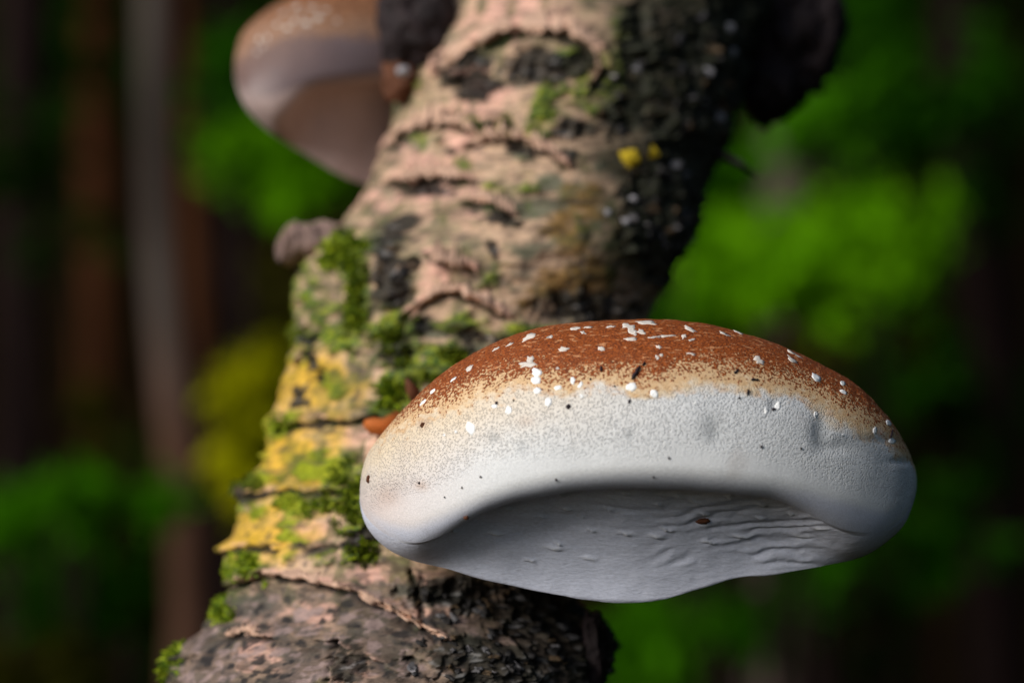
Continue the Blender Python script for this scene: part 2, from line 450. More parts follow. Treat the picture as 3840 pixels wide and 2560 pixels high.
NF = 500
def build_birch():
    cc, rr = trunk_axis()
    front = np.linspace(-R(112), R(112), NF)
    back = np.linspace(R(112), R(248), 60)[1:-1]
    ph = np.concatenate([front, back])
    base = np.stack([cc[:, None, 0] + rr[:, None] * np.sin(ph), cc[:, None, 1] - rr[:, None] * np.cos(ph), cc[:, None, 2] + 0 * ph], -1)
    out = np.stack([np.sin(ph), -np.cos(ph), 0 * ph], -1)[None] + np.zeros_like(base)
    d = base[..., 1]
    px = 1920 + base[..., 0] / (K * d); py = 1280 - (base[..., 2] - CAM_Z) / (K * d)
    # coordinates along the bark for the noise
    q = np.stack([base[..., 0], base[..., 1], base[..., 2]], -1)
    warp = fbm(q * 55, 4, 5); warp2 = fbm(q * 55 + 9, 4, 25)
    wf = fbm(q * 230, 3, 8); wf2 = fbm(q * 230 + 3, 3, 48)
    pxw = px + 46 * warp + 22 * wf; pyw = py + 40 * warp2 + 18 * wf2
    facing = sstep(0.0, -0.35, np.cos(ph))[None] + np.zeros_like(px)
    inview = sstep(-420, -250, py) * sstep(2900, 2750, py)
    dark = blobs(pxw, pyw, DARK); green = blobs(pxw, pyw, GREEN); glow = blobs(pxw, pyw, WARM_GLOW)
    och = blobs(pxw, pyw, OCHRE); pink = blobs(pxw, pyw, PINK)
    nA = fbm(q * np.array([120, 120, 300]), 5, 2)
    nB = fbm(q * np.array([260, 260, 700]), 4, 71)
    nC = fbm(q * 900, 3, 91)
    nD = fbm(q * np.array([60, 60, 160]), 4, 33)
    rest = 1 - inview
    dark = np.maximum(dark, rest * sstep(0.1, 0.6, nD))
    darkm = sstep(0.34, 0.58, dark + 0.20 * nA + 0.10 * nC)
    greenm = sstep(0.30, 0.62, green + 0.22 * nA + 0.12 * nB)
    glowm = sstep(0.2, 0.8, glow + 0.25 * nD)
    ochm = sstep(0.36, 0.66, och + 0.25 * nA)
    pinkm = sstep(0.25, 0.8, pink + 0.25 * nB)
    # relief
    disp = 0.0016 * fbm(q * 40, 4, 14) + 0.0007 * nA + 0.00035 * nB
    crk = np.zeros_like(px); rdg = np.zeros_like(px)
    pxc = px + 16 * warp + 12 * wf; pyc = py + 14 * warp2 + 14 * wf2
    for pts, hr, dg, w in CRACKS:
        xs_ = [p[0] for p in pts]; ys_ = [p[1] for p in pts]
        sel = (px > min(xs_) - 120) & (px < max(xs_) + 120) & (py > min(ys_) - 120) & (py < max(ys_) + 120) & (np.cos(ph)[None] > -0.3)
        if not sel.any(): continue
        sd = seg_dist(pxc[sel], pyc[sel], pts)
        rid = np.exp(-((sd + w * 0.55) / (w * 0.7)) ** 2) * hr
        gro = np.exp(-((sd - w * 0.55) / (w * 0.55)) ** 2) * dg
        disp[sel] += 0.0013 * rid - 0.0021 * gro * (0.75 + 0.5 * nA[sel])
        crk[sel] = np.maximum(crk[sel], np.clip(gro, 0, 1.6)); rdg[sel] = np.maximum(rdg[sel], rid)
    fis = ridged(q * np.array([150, 150, 95]), 4, 61)
    plates = fbm(q * np.array([200, 200, 130]), 4, 66)
    disp += darkm * (0.0022 * plates + 0.0010 * nB - 0.0022 * sstep(0.35, 0.75, fis))
    disp += greenm * (0.0010 + 0.0011 * nB)
    # lumps at the outline
    def lump(x, y, rx, ry, a):
        return a * np.exp(-((px - x) / rx) ** 2 - ((py - y) / ry) ** 2)
    disp += lump(950, 1850, 60, 32, 0.0035) + lump(850, 2060, 60, 26, 0.003) + lump(1690, 985, 90, 40, 0.003) + lump(2260, 2430, 45, 120, 0.003)
    disp += lump(1500, 870, 90, 60, 0.004) + lump(700, 2420, 60, 130, 0.002) + lump(1480, 1010, 60, 120, 0.003)
    g = base + out * disp[..., None]
    # bark colour, with warm glow, crevice and flank shade painted in
    pale = np.array([0.52, 0.35, 0.235]); grey = np.array([0.15, 0.145, 0.095]); pinkc = np.array([0.68, 0.385, 0.30])
    col = mix(pale + 0 * g, grey, sstep(0.0, 0.75, nD + 0.4 * nA))
    col = mix(col, pinkc, pinkm * 0.9)
    col = mix(col, np.array([0.66, 0.39, 0.016]), glowm * 0.85)
    col = mix(col, np.array([0.24, 0.13, 0.025]), ochm * 0.85)
    col = mix(col, np.array([0.11, 0.125, 0.05]), sstep(0.15, 0.5, fbm(q * np.array([90, 90, 170]), 4, 205)) * 0.45)
    gm = mix(np.array([0.035, 0.095, 0.006]) + 0 * g, np.array([0.22, 0.27, 0.006]), sstep(-0.5, 0.5, nC + glowm))
    col = mix(col, gm, greenm * 0.92)
    dk = mix(np.array([0.006, 0.006, 0.006]) + 0 * g, np.array([0.034, 0.030, 0.024]), sstep(-0.1, 0.7, plates + 0.5 * nC))
    dk = mix(dk, np.array([0.17, 0.165, 0.165]), sstep(0.40, 0.72, nB * 0.7 + 0.6 * fbm(q * 320, 3, 301)) * 0.8)
    col = mix(col, dk, darkm * 0.95)
    crm = sstep(0.35, 0.95, crk + 0.15 * nC)
    col = mix(col, np.array([0.018, 0.014, 0.008]), crm * 0.95)  # dark slit colour, deepened to paint in the crevice shade
    # dark and green smears between the bands
    sm1 = sstep(0.28, 0.62, fbm(q * np.array([48, 48, 210]), 4, 511) + 0.25 * nA)
    col = mix(col, np.array([0.032, 0.030, 0.020]), sm1 * 0.42 * (1 - pinkm * 0.5) * (1 - glowm * 0.4))
    sm2 = sstep(0.22, 0.6, fbm(q * np.array([190, 190, 55]), 4, 533) + 0.2 * nA)
    col = mix(col, np.array([0.052, 0.080, 0.014]), sm2 * 0.6 * (1 - darkm))
    shade_side = sstep(2050, 2420, pxw) * sstep(1250, 900, py)      # dark bark flank, its shaded side painted darker still
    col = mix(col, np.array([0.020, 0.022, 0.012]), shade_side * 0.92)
    col = mix(col, pinkc * 1.05, sstep(0.6, 1.1, rdg + 0.5 * nB) * (1 - darkm * 0.6) * (1 - greenm * 0.8) * 0.7)
    # greyer and darker towards the bottom; thin horizontal lenticel marks
    low = sstep(2120, 2330, pyw) * (1 - darkm)
    col = mix(col, np.array([0.075, 0.058, 0.056]), low * (0.80 - 0.62 * pinkm))
    sp3 = fbm(q * np.array([230, 230, 420]), 4, 611)
    col = mix(col, np.array([0.30, 0.215, 0.20]), low * sstep(0.18, 0.5, sp3) * 0.75)
    col = mix(col, np.array([0.018, 0.017, 0.018]), low * sstep(-0.22, -0.5, sp3) * 0.9)
    len_ = sstep(0.50, 0.68, fbm(q * np.array([75, 75, 620]), 3, 411)) * (1 - darkm)
    col = mix(col, np.array([0.08, 0.055, 0.04]), len_ * 0.6)
    spk = sstep(0.5, 0.62, vnoise(q * 480, 77)) * (1 - greenm)
    col = mix(col, np.array([0.05, 0.045, 0.04]), spk * 0.55)
    root = empty('birch_trunk', (float(cc[0, 0]), float(cc[0, 1]), 0.0))
    tag(root, 'leaning dead birch trunk with peeling pale pink bark, dark fissures and moss', 'tree trunk')
    # close the broken top
    n, m = g.shape[:2]
    fc = grid_faces(n, m, True)
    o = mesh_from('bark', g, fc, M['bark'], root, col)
    top = g[-1]
    ctr = top.mean(0)
    tv, tf = [], []
    for k in range(0, m, 6):
        p = top[k]
        tv += [p, ctr + (p - ctr) * 0.5 + np.array([0, 0, 0.03 + 0.05 * random.random()])]
    kk = len(tv) // 2
    tv.append(ctr + np.array([0, 0, 0.02]))
    for k in range(kk):
        a, b2 = 2 * k, 2 * ((k + 1) % kk)
        tf += [(a, b2, b2 + 1, a + 1), (a + 1, b2 + 1, len(tv) - 1)]
    mesh_from('broken_top', tv, tf, M['tan'], root, smooth=False)
    return root, g, px, py, out

birch, TG, TPX, TPY, TOUT = build_birch()
_front = np.abs(np.linspace(-112, 112, NF)) < 97
_tp = np.stack([TPX[:, :NF][:, _front].ravel(), TPY[:, :NF][:, _front].ravel()], -1)
_tg = TG[:, :NF][:, _front].reshape(-1, 3)
_to = TOUT[:, :NF][:, _front].reshape(-1, 3)
def near_lookup(tp, tg, to):
    """nearest surface sample for photo-grid positions, binned for speed"""
    B = 40
    bx, by = (tp[:, 0] // B).astype(int), (tp[:, 1] // B).astype(int)
    bins = {}
    order = np.lexsort((by, bx))
    key = bx[order] * 100000 + by[order]
    cut = np.flatnonzero(np.diff(key)) + 1
    for grp in np.split(order, cut): bins[(bx[grp[0]], by[grp[0]])] = grp
    def f(px, py):
        cx, cy = int(px // B), int(py // B)
        for r in (1, 2, 4, 8, 40):
            c = [bins[(a, b)] for a in range(cx - r, cx + r + 1) for b in range(cy - r, cy + r + 1) if (a, b) in bins]
            if c:
                c = np.concatenate(c)
                k = c[np.argmin((tp[c, 0] - px) ** 2 + (tp[c, 1] - py) ** 2)]
                return tg[k], to[k]
    return f
on_trunk = near_lookup(_tp, _tg, _to)

# ------------------------------------------------------------------ small shape builders
def tube(pts, rad, sides=10, seed=0, rough=0.0, cap=True):
    pts = np.asarray(pts, float); n = len(pts)
    rad = np.asarray(rad, float) * np.ones(n)
    t = np.gradient(pts, axis=0); t /= np.linalg.norm(t, axis=1, keepdims=True) + 1e-12
    ref = np.array([0.0, 1.0, 0.0]) if abs(t[0][1]) < 0.8 else np.array([1.0, 0, 0])
    v = []
    for i in range(n):
        a = np.cross(t[i], ref); a /= np.linalg.norm(a); b = np.cross(t[i], a)
        for s in range(sides):
            w = 2 * math.pi * s / sides
            v.append(pts[i] + rad[i] * (math.cos(w) * a + math.sin(w) * b))
    v = np.array(v)
    if rough:
        nn = fbm(v / max(rad.max(), 1e-6) * 1.3 + seed * 7.1, 3, seed)
        cen = np.repeat(pts, sides, axis=0)
        v = cen + (v - cen) * (1 + rough * nn)[:, None]
    f = [tuple(int(x) for x in q) for q in grid_faces(n, sides, True)]
    if cap:
        f.append(tuple(range(sides))[::-1]); f.append(tuple(range((n - 1) * sides, n * sides)))
    return v, f

def lumpy(center, rad, seed, amp=0.25, nu=40, nv=28, freq=1.6, octv=5):
    th = np.linspace(0, math.pi, nv)[:, None]; fi = np.linspace(0, 2 * math.pi, nu, endpoint=False)[None]
    s = np.stack([np.sin(th) * np.cos(fi), np.sin(th) * np.sin(fi), np.cos(th) + 0 * fi], -1)
    r = 1 + amp * fbm(s * freq + seed * 3.3, octv, seed) + amp * 0.5 * ridged(s * freq * 2 + seed, 3, seed + 5)
    v = np.asarray(center) + s * r[..., None] * np.asarray(rad)
    return v.reshape(-1, 3), grid_faces(nv, nu, True)

# lifted paper-bark strips along the most prominent edges
def bark_strip(pts, width, lift, seed):
    pts = np.asarray(pts, float)
    n = 90
    tt = np.linspace(0, 1, n)
    seg = np.concatenate([[0], np.cumsum(np.hypot(*np.diff(pts, axis=0).T))]); seg /= seg[-1]
    x = np.interp(tt, seg, pts[:, 0]); y = np.interp(tt, seg, pts[:, 1])
    ker = np.ones(7) / 7
    x = np.convolve(np.pad(x, 3, 'edge'), ker, 'valid'); y = np.convolve(np.pad(y, 3, 'edge'), ker, 'valid')
    rn = np.random.default_rng(seed)
    jag = np.convolve(rn.normal(0, 1, n + 2), np.ones(3) / 3, 'valid')
    m = 9
    rows = []
    for i in range(n):
        e = min(1, min(tt[i], 1 - tt[i]) * 6)
        w = width * (0.30 + 0.70 * e) * max(0.12, 1 + 0.95 * jag[i])
        nx, ny = 0.0, 1.0
        row = []
        for j in range(m):
            s = j / (m - 1)
            p, o = on_trunk(x[i] + nx * (s - 0.75) * w, y[i] + ny * (s - 0.75) * w)
            h = 0.0003 + lift * e * (1 + 0.4 * jag[i]) * s ** 2.0
            o = o + np.array([0, 0, 0.25]) * s
            row.append(p + o * h + np.array([0, 0, -0.0006 * jag[i] * s]))
        rows.append(row)
    g = np.array(rows)
    nrm = grid_normals(g)
    if nrm[..., 1].mean() > 0: nrm = -nrm
    a = g + nrm * 0.00018; b = g - nrm * 0.00018
    v = np.concatenate([a.reshape(-1, 3), b.reshape(-1, 3)])
    fa = grid_faces(n, m); N = n * m
    f = [tuple(int(k) for k in q) for q in fa] + [tuple(int(k) + N for k in q[::-1]) for q in fa]
    ring = [i * m for i in range(n)] + [(n - 1) * m + j for j in range(1, m)] + [i * m + m - 1 for i in range(n - 2, -1, -1)] + [j for j in range(m - 2, 0, -1)]
    for k in range(len(ring)):
        p, q = ring[k], ring[(k + 1) % len(ring)]
        f.append((p, q, q + N, p + N))
    return v, f
for k, (ci, w, lf) in enumerate([(0, 52, 0.0024), (1, 46, 0.0026), (2, 42, 0.0022), (3, 44, 0.0028), (4, 30, 0.0018), (5, 34, 0.0024), (10, 26, 0.0018), (11, 22, 0.0012), (13, 44, 0.0030)]):
    v, f = bark_strip(CRACKS[ci][0], w, lf, 100 + k)
    mesh_from('bark_strip', v, f, M['strip'], birch)

M['plate_a'] = surf_mat('bark_plate_black', (0.020, 0.018, 0.018), rough=0.7, nscale=500, namt=0.5, bscale=900, bump=0.6, bdist=0.0008)
M['plate_b'] = surf_mat('bark_plate_grey', (0.10, 0.095, 0.10), rough=0.7, nscale=500, namt=0.5, bscale=900, bump=0.6, bdist=0.0008)
M['plate_c'] = surf_mat('bark_plate_brown', (0.085, 0.055, 0.030), rough=0.7, nscale=500, namt=0.5, bscale=900, bump=0.6, bdist=0.0008)
M['plate_d'] = surf_mat('bark_plate_pale', (0.27, 0.25, 0.26), rough=0.6, nscale=500, namt=0.4, bscale=900, bump=0.5, bdist=0.0008)
def bark_plate(px, py, w, h, ang, seed, mat):
    rn = np.random.default_rng(seed)
    n = 10
    th = np.linspace(0, 2 * math.pi, n, endpoint=False); r = np.clip(1 + rn.normal(0, 0.25, n), 0.5, 1.5)
    ca, sa = math.cos(R(ang)), math.sin(R(ang)); tilt = rn.normal(0, 0.0006)
    v = []
    for ring, hh in ((1.05, -0.0010), (0.92, 0.0009), (0.5, 0.0012)):
        for k in range(n):
            x, y = math.cos(th[k]) * r[k] * w / 2 * ring, math.sin(th[k]) * r[k] * h / 2 * ring
            p, o = on_trunk(px + x * ca - y * sa, py + x * sa + y * ca)
            v.append(p + o * (hh + (tilt * math.cos(th[k]) + 0.0003 * rn.normal()) * (hh > 0)))
    p, o = on_trunk(px, py); v.append(p + o * 0.0012)
    f = [(a * n + k, a * n + (k + 1) % n, (a + 1) * n + (k + 1) % n, (a + 1) * n + k) for a in range(2) for k in range(n)]
    f += [(2 * n + k, 2 * n + (k + 1) % n, 3 * n) for k in range(n)]
    return mesh_from('bark_plate', v, f, mat, birch)
_rp = np.random.default_rng(404)
for cx_, cy_, rx_, ry_, cnt, an in [(2020, 2370, 220, 170, 46, 20), (1720, 2470, 230, 90, 26, 25), (1680, 2270, 160, 70, 14, 30), (2480, 760, 130, 180, 22, 80), (2560, 960, 70, 160, 12, 80), (2640, 300, 150, 260, 26, 70), (1490, 1030, 60, 120, 10, 80), (2330, 330, 90, 180, 10, 70)]:
    for k in range(cnt):
        a_, q_ = _rp.uniform(0, 2 * math.pi), math.sqrt(_rp.uniform())
        mt = M[['plate_a', 'plate_a', 'plate_b', 'plate_c', 'plate_d'][int(_rp.choice(5, p=[.3, .2, .28, .14, .08]))]]
        sz = _rp.uniform(18, 52) * (0.6 if mt is M['plate_d'] else 1)
        bark_plate(cx_ + rx_ * q_ * math.cos(a_), cy_ + ry_ * q_ * math.sin(a_), sz, sz * _rp.uniform(0.35, 0.8), an + _rp.normal(0, 25), int(_rp.integers(1e6)), mt)

# branch stub on the left, dark knots on both sides
def part_tube(name, pts, rad, mat, sides=14, rough=0.25, seed=0, parent=birch):
    v, f = tube(pts, rad, sides, seed, rough)
    return mesh_from(name, v, f, mat, parent)
sp = [P(1330, 985, 0.800), P(1250, 945, 0.790), P(1180, 925, 0.783), P(1120, 915, 0.779), P(1085, 905, 0.777), P(1072, 900, 0.777)]
sp2 = np.array([np.interp(np.linspace(0, 5, 26), range(6), np.array(sp)[:, c]) for c in range(3)]).T
part_tube('branch_stub', sp2, np.interp(np.linspace(0, 1, 26), [0, .4, .85, 1], [0.0090, 0.0070, 0.0056, 0.0024]), M['stub'], 30, 0.6, 4)
v, f = lumpy(P(1560, 90, 0.795), (0.0125, 0.013, 0.019), 3, 0.22, 70, 50, 1.4); mesh_from('knot', v, f, M['knot'], birch)
v, f = lumpy(P(1500, 300, 0.792), (0.0055, 0.006, 0.008), 5, 0.25, 50, 34, 1.6); mesh_from('knot', v, f, M['brown'], birch)
v, f = lumpy(P(2950, 80, 0.85), (0.0155, 0.022, 0.028), 9, 0.25, 80, 60, 1.6); mesh_from('burl', v, f, M['knot'], birch)
v, f = lumpy(P(2890, 320, 0.845), (0.0090, 0.014, 0.0125), 12, 0.25, 70, 50, 1.6); mesh_from('burl', v, f, M['knot'], birch)
v, f = lumpy(P(2228, 2440, 0.69), (0.0040, 0.010, 0.0120), 15, 0.18, 60, 44, 1.8); mesh_from('burl', v, f, M['knot'], birch)
part_tube('twig', [P(2640, 560, .80), P(2700, 580, .795), P(2770, 610, .79), P(2840, 660, .79)], [0.0022, 0.0016, 0.0012, 0.0006], M['knot'], 8, 0.2, 3)

# ------------------------------------------------------------------ bracket fungi
D2P = 3840 / 2352.0
def build_fungus(name, top, bot, lip, ends, d_front, d_side, skew, attach, ns, nprof, seed, brownline, label, detail=True, top_back=0.036, crease=(905, 1130, 1760, 2020), under=0.034, white=(0.69, 0.70, 0.71), cream=(0.70, 0.55, 0.37)):
    (xl, yl), (xr, yr) = ends
    cx, hw = (xl + xr) / 2, (xr - xl) / 2
    def to_s(x): return np.arccos(np.clip((cx - np.asarray(x, float)) / hw, -1, 1)) / math.pi
    s = np.linspace(0, 1, ns)
    px0 = cx - hw * np.cos(math.pi * s)
    def curve(pts):
        xs = [0.0] + list(to_s([p[0] for p in pts])) + [1.0]
        ys = [yl] + [p[1] for p in pts] + [yr]
        return smooth_interp(s, xs, ys)
    yt, yb, yp = curve(top), curve(bot), curve(lip)
    w = np.sin(math.pi * s)
    w8 = w ** 0.9
    sk = skew * (px0 - xl)
    df = d_side - (d_side - d_front) * w8 + sk
    dt = df + top_back * w8
    yf = yp - 0.15 * (yp - yt)
    # rows of the profile
    na, nb, nc, nd, ne = [int(nprof * f) for f in (0.12, 0.42, 0.16, 0.26, 0.04)]
    axx, axy, arx, ary, ad = attach
    bx = axx - arx * np.cos(math.pi * s)
    rows_px, rows_py, rows_d, tag_row = [], [], [], []
    for k in range(na):                                # attachment -> top outline
        q = k / na
        e = q ** 0.6
        rows_px.append(bx + (px0 - bx) * e)
        rows_py.append((axy - ary * w) + (yt - (axy - ary * w)) * (1 - (1 - q) ** 1.6))
        rows_d.append(ad + (dt - ad) * q); tag_row.append(0)
    for k in range(nb):                                # top outline -> frontmost line
        a = k / nb * math.pi / 2
        rows_px.append(px0); rows_py.append(yf - (yf - yt) * np.cos(a) ** 1.0)
        rows_d.append(dt - (dt - df) * np.sin(a) ** 0.92); tag_row.append(1)
    xn = px0 / D2P
    cw = sstep(crease[0], crease[1], xn) * sstep(crease[3], crease[2], xn)          # the crease fades out towards both ends
    d0 = df + 0.0075 * w + 0.0070
    g0 = yp - 15
    db = df + under * w
    def put(v, y, d, t):
        yy_ = yf + (yb - yf) * np.sin(v * math.pi / 2)
        dd_ = df + (db - df) * (1 - np.cos(v * math.pi / 2))
        rows_px.append(px0); rows_py.append(yy_ + (y - yy_) * cw); rows_d.append(dd_ + (d - dd_) * cw); tag_row.append(t)
    VS = 0.42
    for k in range(nc + 1):                            # frontmost line -> rolled lip
        b = k / nc * math.pi / 2
        put(VS * k / nc, yf + (yp - yf) * np.sin(b), df + 0.0075 * w * (1 - np.cos(b)), 2)
    for k in range(1, 7):                              # groove behind the lip
        q = k / 6
        put(VS + 0.06 * q, yp + (g0 - yp) * math.sin(q * math.pi / 2), df + 0.0075 * w + (d0 - df - 0.0075 * w) * q, 3)
    for k in range(1, nd + 1):                         # pore surface: hollow behind the lip, bulging lower down
        q = k / nd
        put(VS + 0.06 + (1 - VS - 0.06) * q, g0 + (yb - g0) * (0.50 * q + 0.50 * q ** 1.8), d0 + (db - d0) * (0.35 * q + 0.65 * np.sin(q * math.pi / 2) ** 1.0) , 4)
    for k in range(1, ne * 3 + 1):                     # back under to the trunk
        q = k / (ne * 3)
        rows_px.append(px0 + (bx - px0) * q ** 1.5)
        rows_py.append(yb + ((axy + ary * w) - yb) * q ** 1.6); rows_d.append(db + (ad - db) * q); tag_row.append(5)
    PX, PY, DD = np.array(rows_px).T, np.array(rows_py).T, np.array(rows_d).T      # (ns, rows)
    tr = np.array(tag_row)
    g = P(PX, PY, DD)
    nrm = grid_normals(g)
    # make the normals point outwards (towards the camera on the front)
    mid = g[ns // 2, np.where(tr == 1)[0][-1]]
    if nrm[ns // 2, np.where(tr == 1)[0][-1], 1] > 0: nrm = -nrm
    F = (PY - yt[:, None]) / np.maximum((yp - yt)[:, None], 1)
    capm = np.isin(tr, (0, 1, 2))[None] & np.ones_like(PX, bool)
    q = g
    nlow = fbm(q * 28, 3, seed); nmid = fbm(q * 90, 4, seed + 1); nhi = fbm(q * 420, 3, seed + 2); nvh = vnoise(q * 1050, seed + 3)
    nfib = fbm(q * np.array([260, 500, 620]), 4, seed + 4)
    wE = np.clip(w * 4, 0, 1)[:, None]
    bl = np.interp(px0, *zip(*brownline))[:, None] + 0 * PX
    off = PY - bl + 26 * nmid + 10 * nhi               # pixels below the brown border
    brown = sstep(16, -30, off)
    # relief ----------------------------------------------------------
    disp = 0.0005 * nlow * wE
    pits = -0.00003 * sstep(0.25, 0.6, nvh) * sstep(-60, 60, off) * sstep(420, 200, off)
    disp += np.where(capm, pits * wE + brown * 0.00014 * nfib, 0)
    pore = np.isin(tr, (4, 5))[None] & np.ones_like(PX, bool)
    tq = np.clip((PY - g0[:, None]) / np.maximum((yb - g0)[:, None], 1), 0, 1)
    # growth ripples following the rim
    ang = fbm(np.stack([PX / 520, PY / 160, 0 * PX], -1), 3, seed + 9)
    u_ = (PX - cx) / hw
    # ripples sweep from the rim line down to the attachment, right of centre
    arc = np.hypot((PX - (cx + hw * 0.62)) / 1.9, (PY - (yb.max() + 60)) * 1.25)
    rip = np.sin(arc / 7.5 + 7.0 * ang + 3.0 * nmid) * sstep(-0.05, 0.25, u_) * sstep(1.0, 0.55, u_) * sstep(0.05, 0.3, tq) * sstep(0.0, 0.5, 0.6 + ang)
    lines = fbm(np.stack([PX / 170 + 0.5 * nmid, (PY + 0.10 * np.abs(PX - cx - 150)) / 17.0, 0 * PX], -1), 3, seed + 12)
    pd = 0.00036 * rip * sstep(-0.35, 0.55, fbm(np.stack([PX / 210, PY / 70, 0 * PX], -1), 3, seed + 77)) + 0.00048 * lines * (0.10 + 0.90 * sstep(0.55, 0.1, tq)) * (0.45 + 0.55 * sstep(-0.5, 0.2, u_)) + 0.0006 * fbm(q * 60, 3, seed + 15)
    flaps = np.zeros_like(PX)
    if detail:
        rn = np.random.default_rng(seed + 40)
        spots = [(1510, 2037, 22), (2500, 1985, 20), (2075, 2056, 34), (2210, 2095, 26), (2460, 2010, 30), (2110, 1862, 16), (2290, 1868, 15), (2740, 1858, 15), (2605, 1880, 18), (2640, 1925, 18),
                 (2855, 1889, 18), (2848, 1934, 22), (3075, 1977, 30), (3005, 2010, 36), (2970, 1920, 16), (1905, 1912, 18), (2120, 1917, 22), (2280, 1912, 20), (2350, 1857, 14), (2470, 1893, 14), (2030, 1945, 14), (2185, 1945, 14),
                 (2470, 1892, 12), (2540, 1865, 26), (2780, 2010, 30), (2660, 2030, 24), (1860, 2000, 24), (1700, 1990, 20), (1990, 2100, 20), (2350, 2000, 26), (2090, 2040, 18), (2220, 1990, 18)]
        for fx, fy, fr in spots:
            dx = (PX - fx + 7 * nhi) / fr; dy = (PY - fy - 3 * np.sin(dx * 1.7)) / (fr * 0.20)
            e = np.exp(-dx * dx - np.where(dy > 0, (dy * 2.3) ** 2, (dy * 0.75) ** 2))
            flaps = np.maximum(flaps, e)
        pd = pd + 0.0009 * flaps
    disp += np.where(pore, pd * sstep(0, 0.06, tq) * wE * (0.10 + 0.90 * cw)[:, None], 0)
    if detail:   # shallow dents and scars on the rim
        for fx, fy, rx, ry, a in [(2680, 1610, 40, 50, -.0005), (3080, 1620, 32, 60, -.0009), (3140, 1670, 60, 26, -.0006), (2366, 1634, 16, 20, -.0003), (1850, 1640, 18, 22, -.0003), (2905, 1520, 22, 22, -.0005),
                                  (3290, 1650, 90, 18, -.0004), (3380, 1730, 50, 14, -.0004), (1450, 1860, 60, 50, -.0006)]:
            disp += np.where(capm, a * np.exp(-((PX - fx) / rx) ** 2 - ((PY - fy) / ry) ** 2), 0)
    g = g + nrm * disp[..., None]
    # colour ----------------------------------------------------------
    cream = np.array(cream); white = np.array(white)
    creamw = np.maximum(sstep(95, 45, off + 26 * nmid), sstep(0.30, -0.85, u_) * sstep(330, 60, off) * 0.9)
    col = mix(white + 0 * g, cream, creamw)
    col = mix(col, np.array([0.62, 0.50, 0.47]), sstep(-0.45, -1.0, u_) * sstep(120, 300, off) * 0.6)
    # grey pitting and water marks on the white flesh
    wh = sstep(60, 130, off)
    stain = sstep(0.35, 0.75, fbm(q * 62, 4, seed + 50)) * wh
    col = mix(col, np.array([0.47, 0.40, 0.36]), stain * 0.22)
    if detail:
        for fx, fy, rx, ry, a in [(2680, 1610, 38, 48, .45), (3090, 1630, 34, 55, .65), (3180, 1670, 90, 22, .35), (2366, 1634, 16, 20, .45), (1850, 1640, 18, 22, .5), (1960, 1670, 22, 24, .25), (3300, 1665, 120, 16, .4)]:
            col = mix(col, np.array([0.22, 0.24, 0.25]), a * np.exp(-((PX - fx + 8 * nhi) / rx) ** 2 - ((PY - fy + 8 * nmid) / ry) ** 2))
        for fx, fy, rx, ry, a in [(1440, 1865, 60, 60, .4), (1580, 1815, 28, 20, .45), (1970, 1580, 40, 22, .3), (1583, 1592, 22, 24, .6)]:
            col = mix(col, np.array([0.42, 0.26, 0.17]), a * np.exp(-((PX - fx + 10 * nhi) / rx) ** 2 - ((PY - fy + 10 * nmid) / ry) ** 2))
    pw = np.array([0.61, 0.635, 0.75]) if detail else np.array([0.52, 0.39, 0.37])  # lavender pores, tinted bluer in place of missing sky light
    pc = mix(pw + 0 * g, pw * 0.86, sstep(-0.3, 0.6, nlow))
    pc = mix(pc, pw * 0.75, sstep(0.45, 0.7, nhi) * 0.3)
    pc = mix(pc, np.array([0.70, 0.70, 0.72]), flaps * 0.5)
    root = empty(name, tuple(P(axx, axy, ad)))
    tag(root, label, 'mushroom')
    ic = np.where(np.isin(tr, (0, 1, 2)))[0]
    ip = np.where(np.isin(tr, (3, 4, 5)))[0]; ip = np.concatenate([[ic[-1]], ip])
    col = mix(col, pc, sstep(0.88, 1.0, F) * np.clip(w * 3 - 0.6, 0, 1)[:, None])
    aux = np.clip((PY - bl + 22 * nmid + 200) / 600.0, 0, 1)
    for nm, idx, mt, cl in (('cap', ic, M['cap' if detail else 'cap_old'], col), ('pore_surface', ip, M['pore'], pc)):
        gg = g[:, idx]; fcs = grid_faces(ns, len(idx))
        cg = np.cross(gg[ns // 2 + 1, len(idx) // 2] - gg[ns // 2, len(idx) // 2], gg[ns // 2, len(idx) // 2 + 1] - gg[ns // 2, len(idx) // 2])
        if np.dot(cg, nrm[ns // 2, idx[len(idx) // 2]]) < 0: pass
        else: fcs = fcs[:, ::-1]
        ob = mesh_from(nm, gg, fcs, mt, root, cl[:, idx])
        if nm == 'cap':
            at = ob.data.attributes.new('Border', 'FLOAT', 'POINT')
            at.data.foreach_set('value', aux[:, idx].ravel().astype(np.float32))
    vis = np.isin(tr, (1, 2, 4))
    return root, np.stack([PX[:, vis].ravel(), PY[:, vis].ravel()], -1), g[:, vis].reshape(-1, 3), nrm[:, vis].reshape(-1, 3)

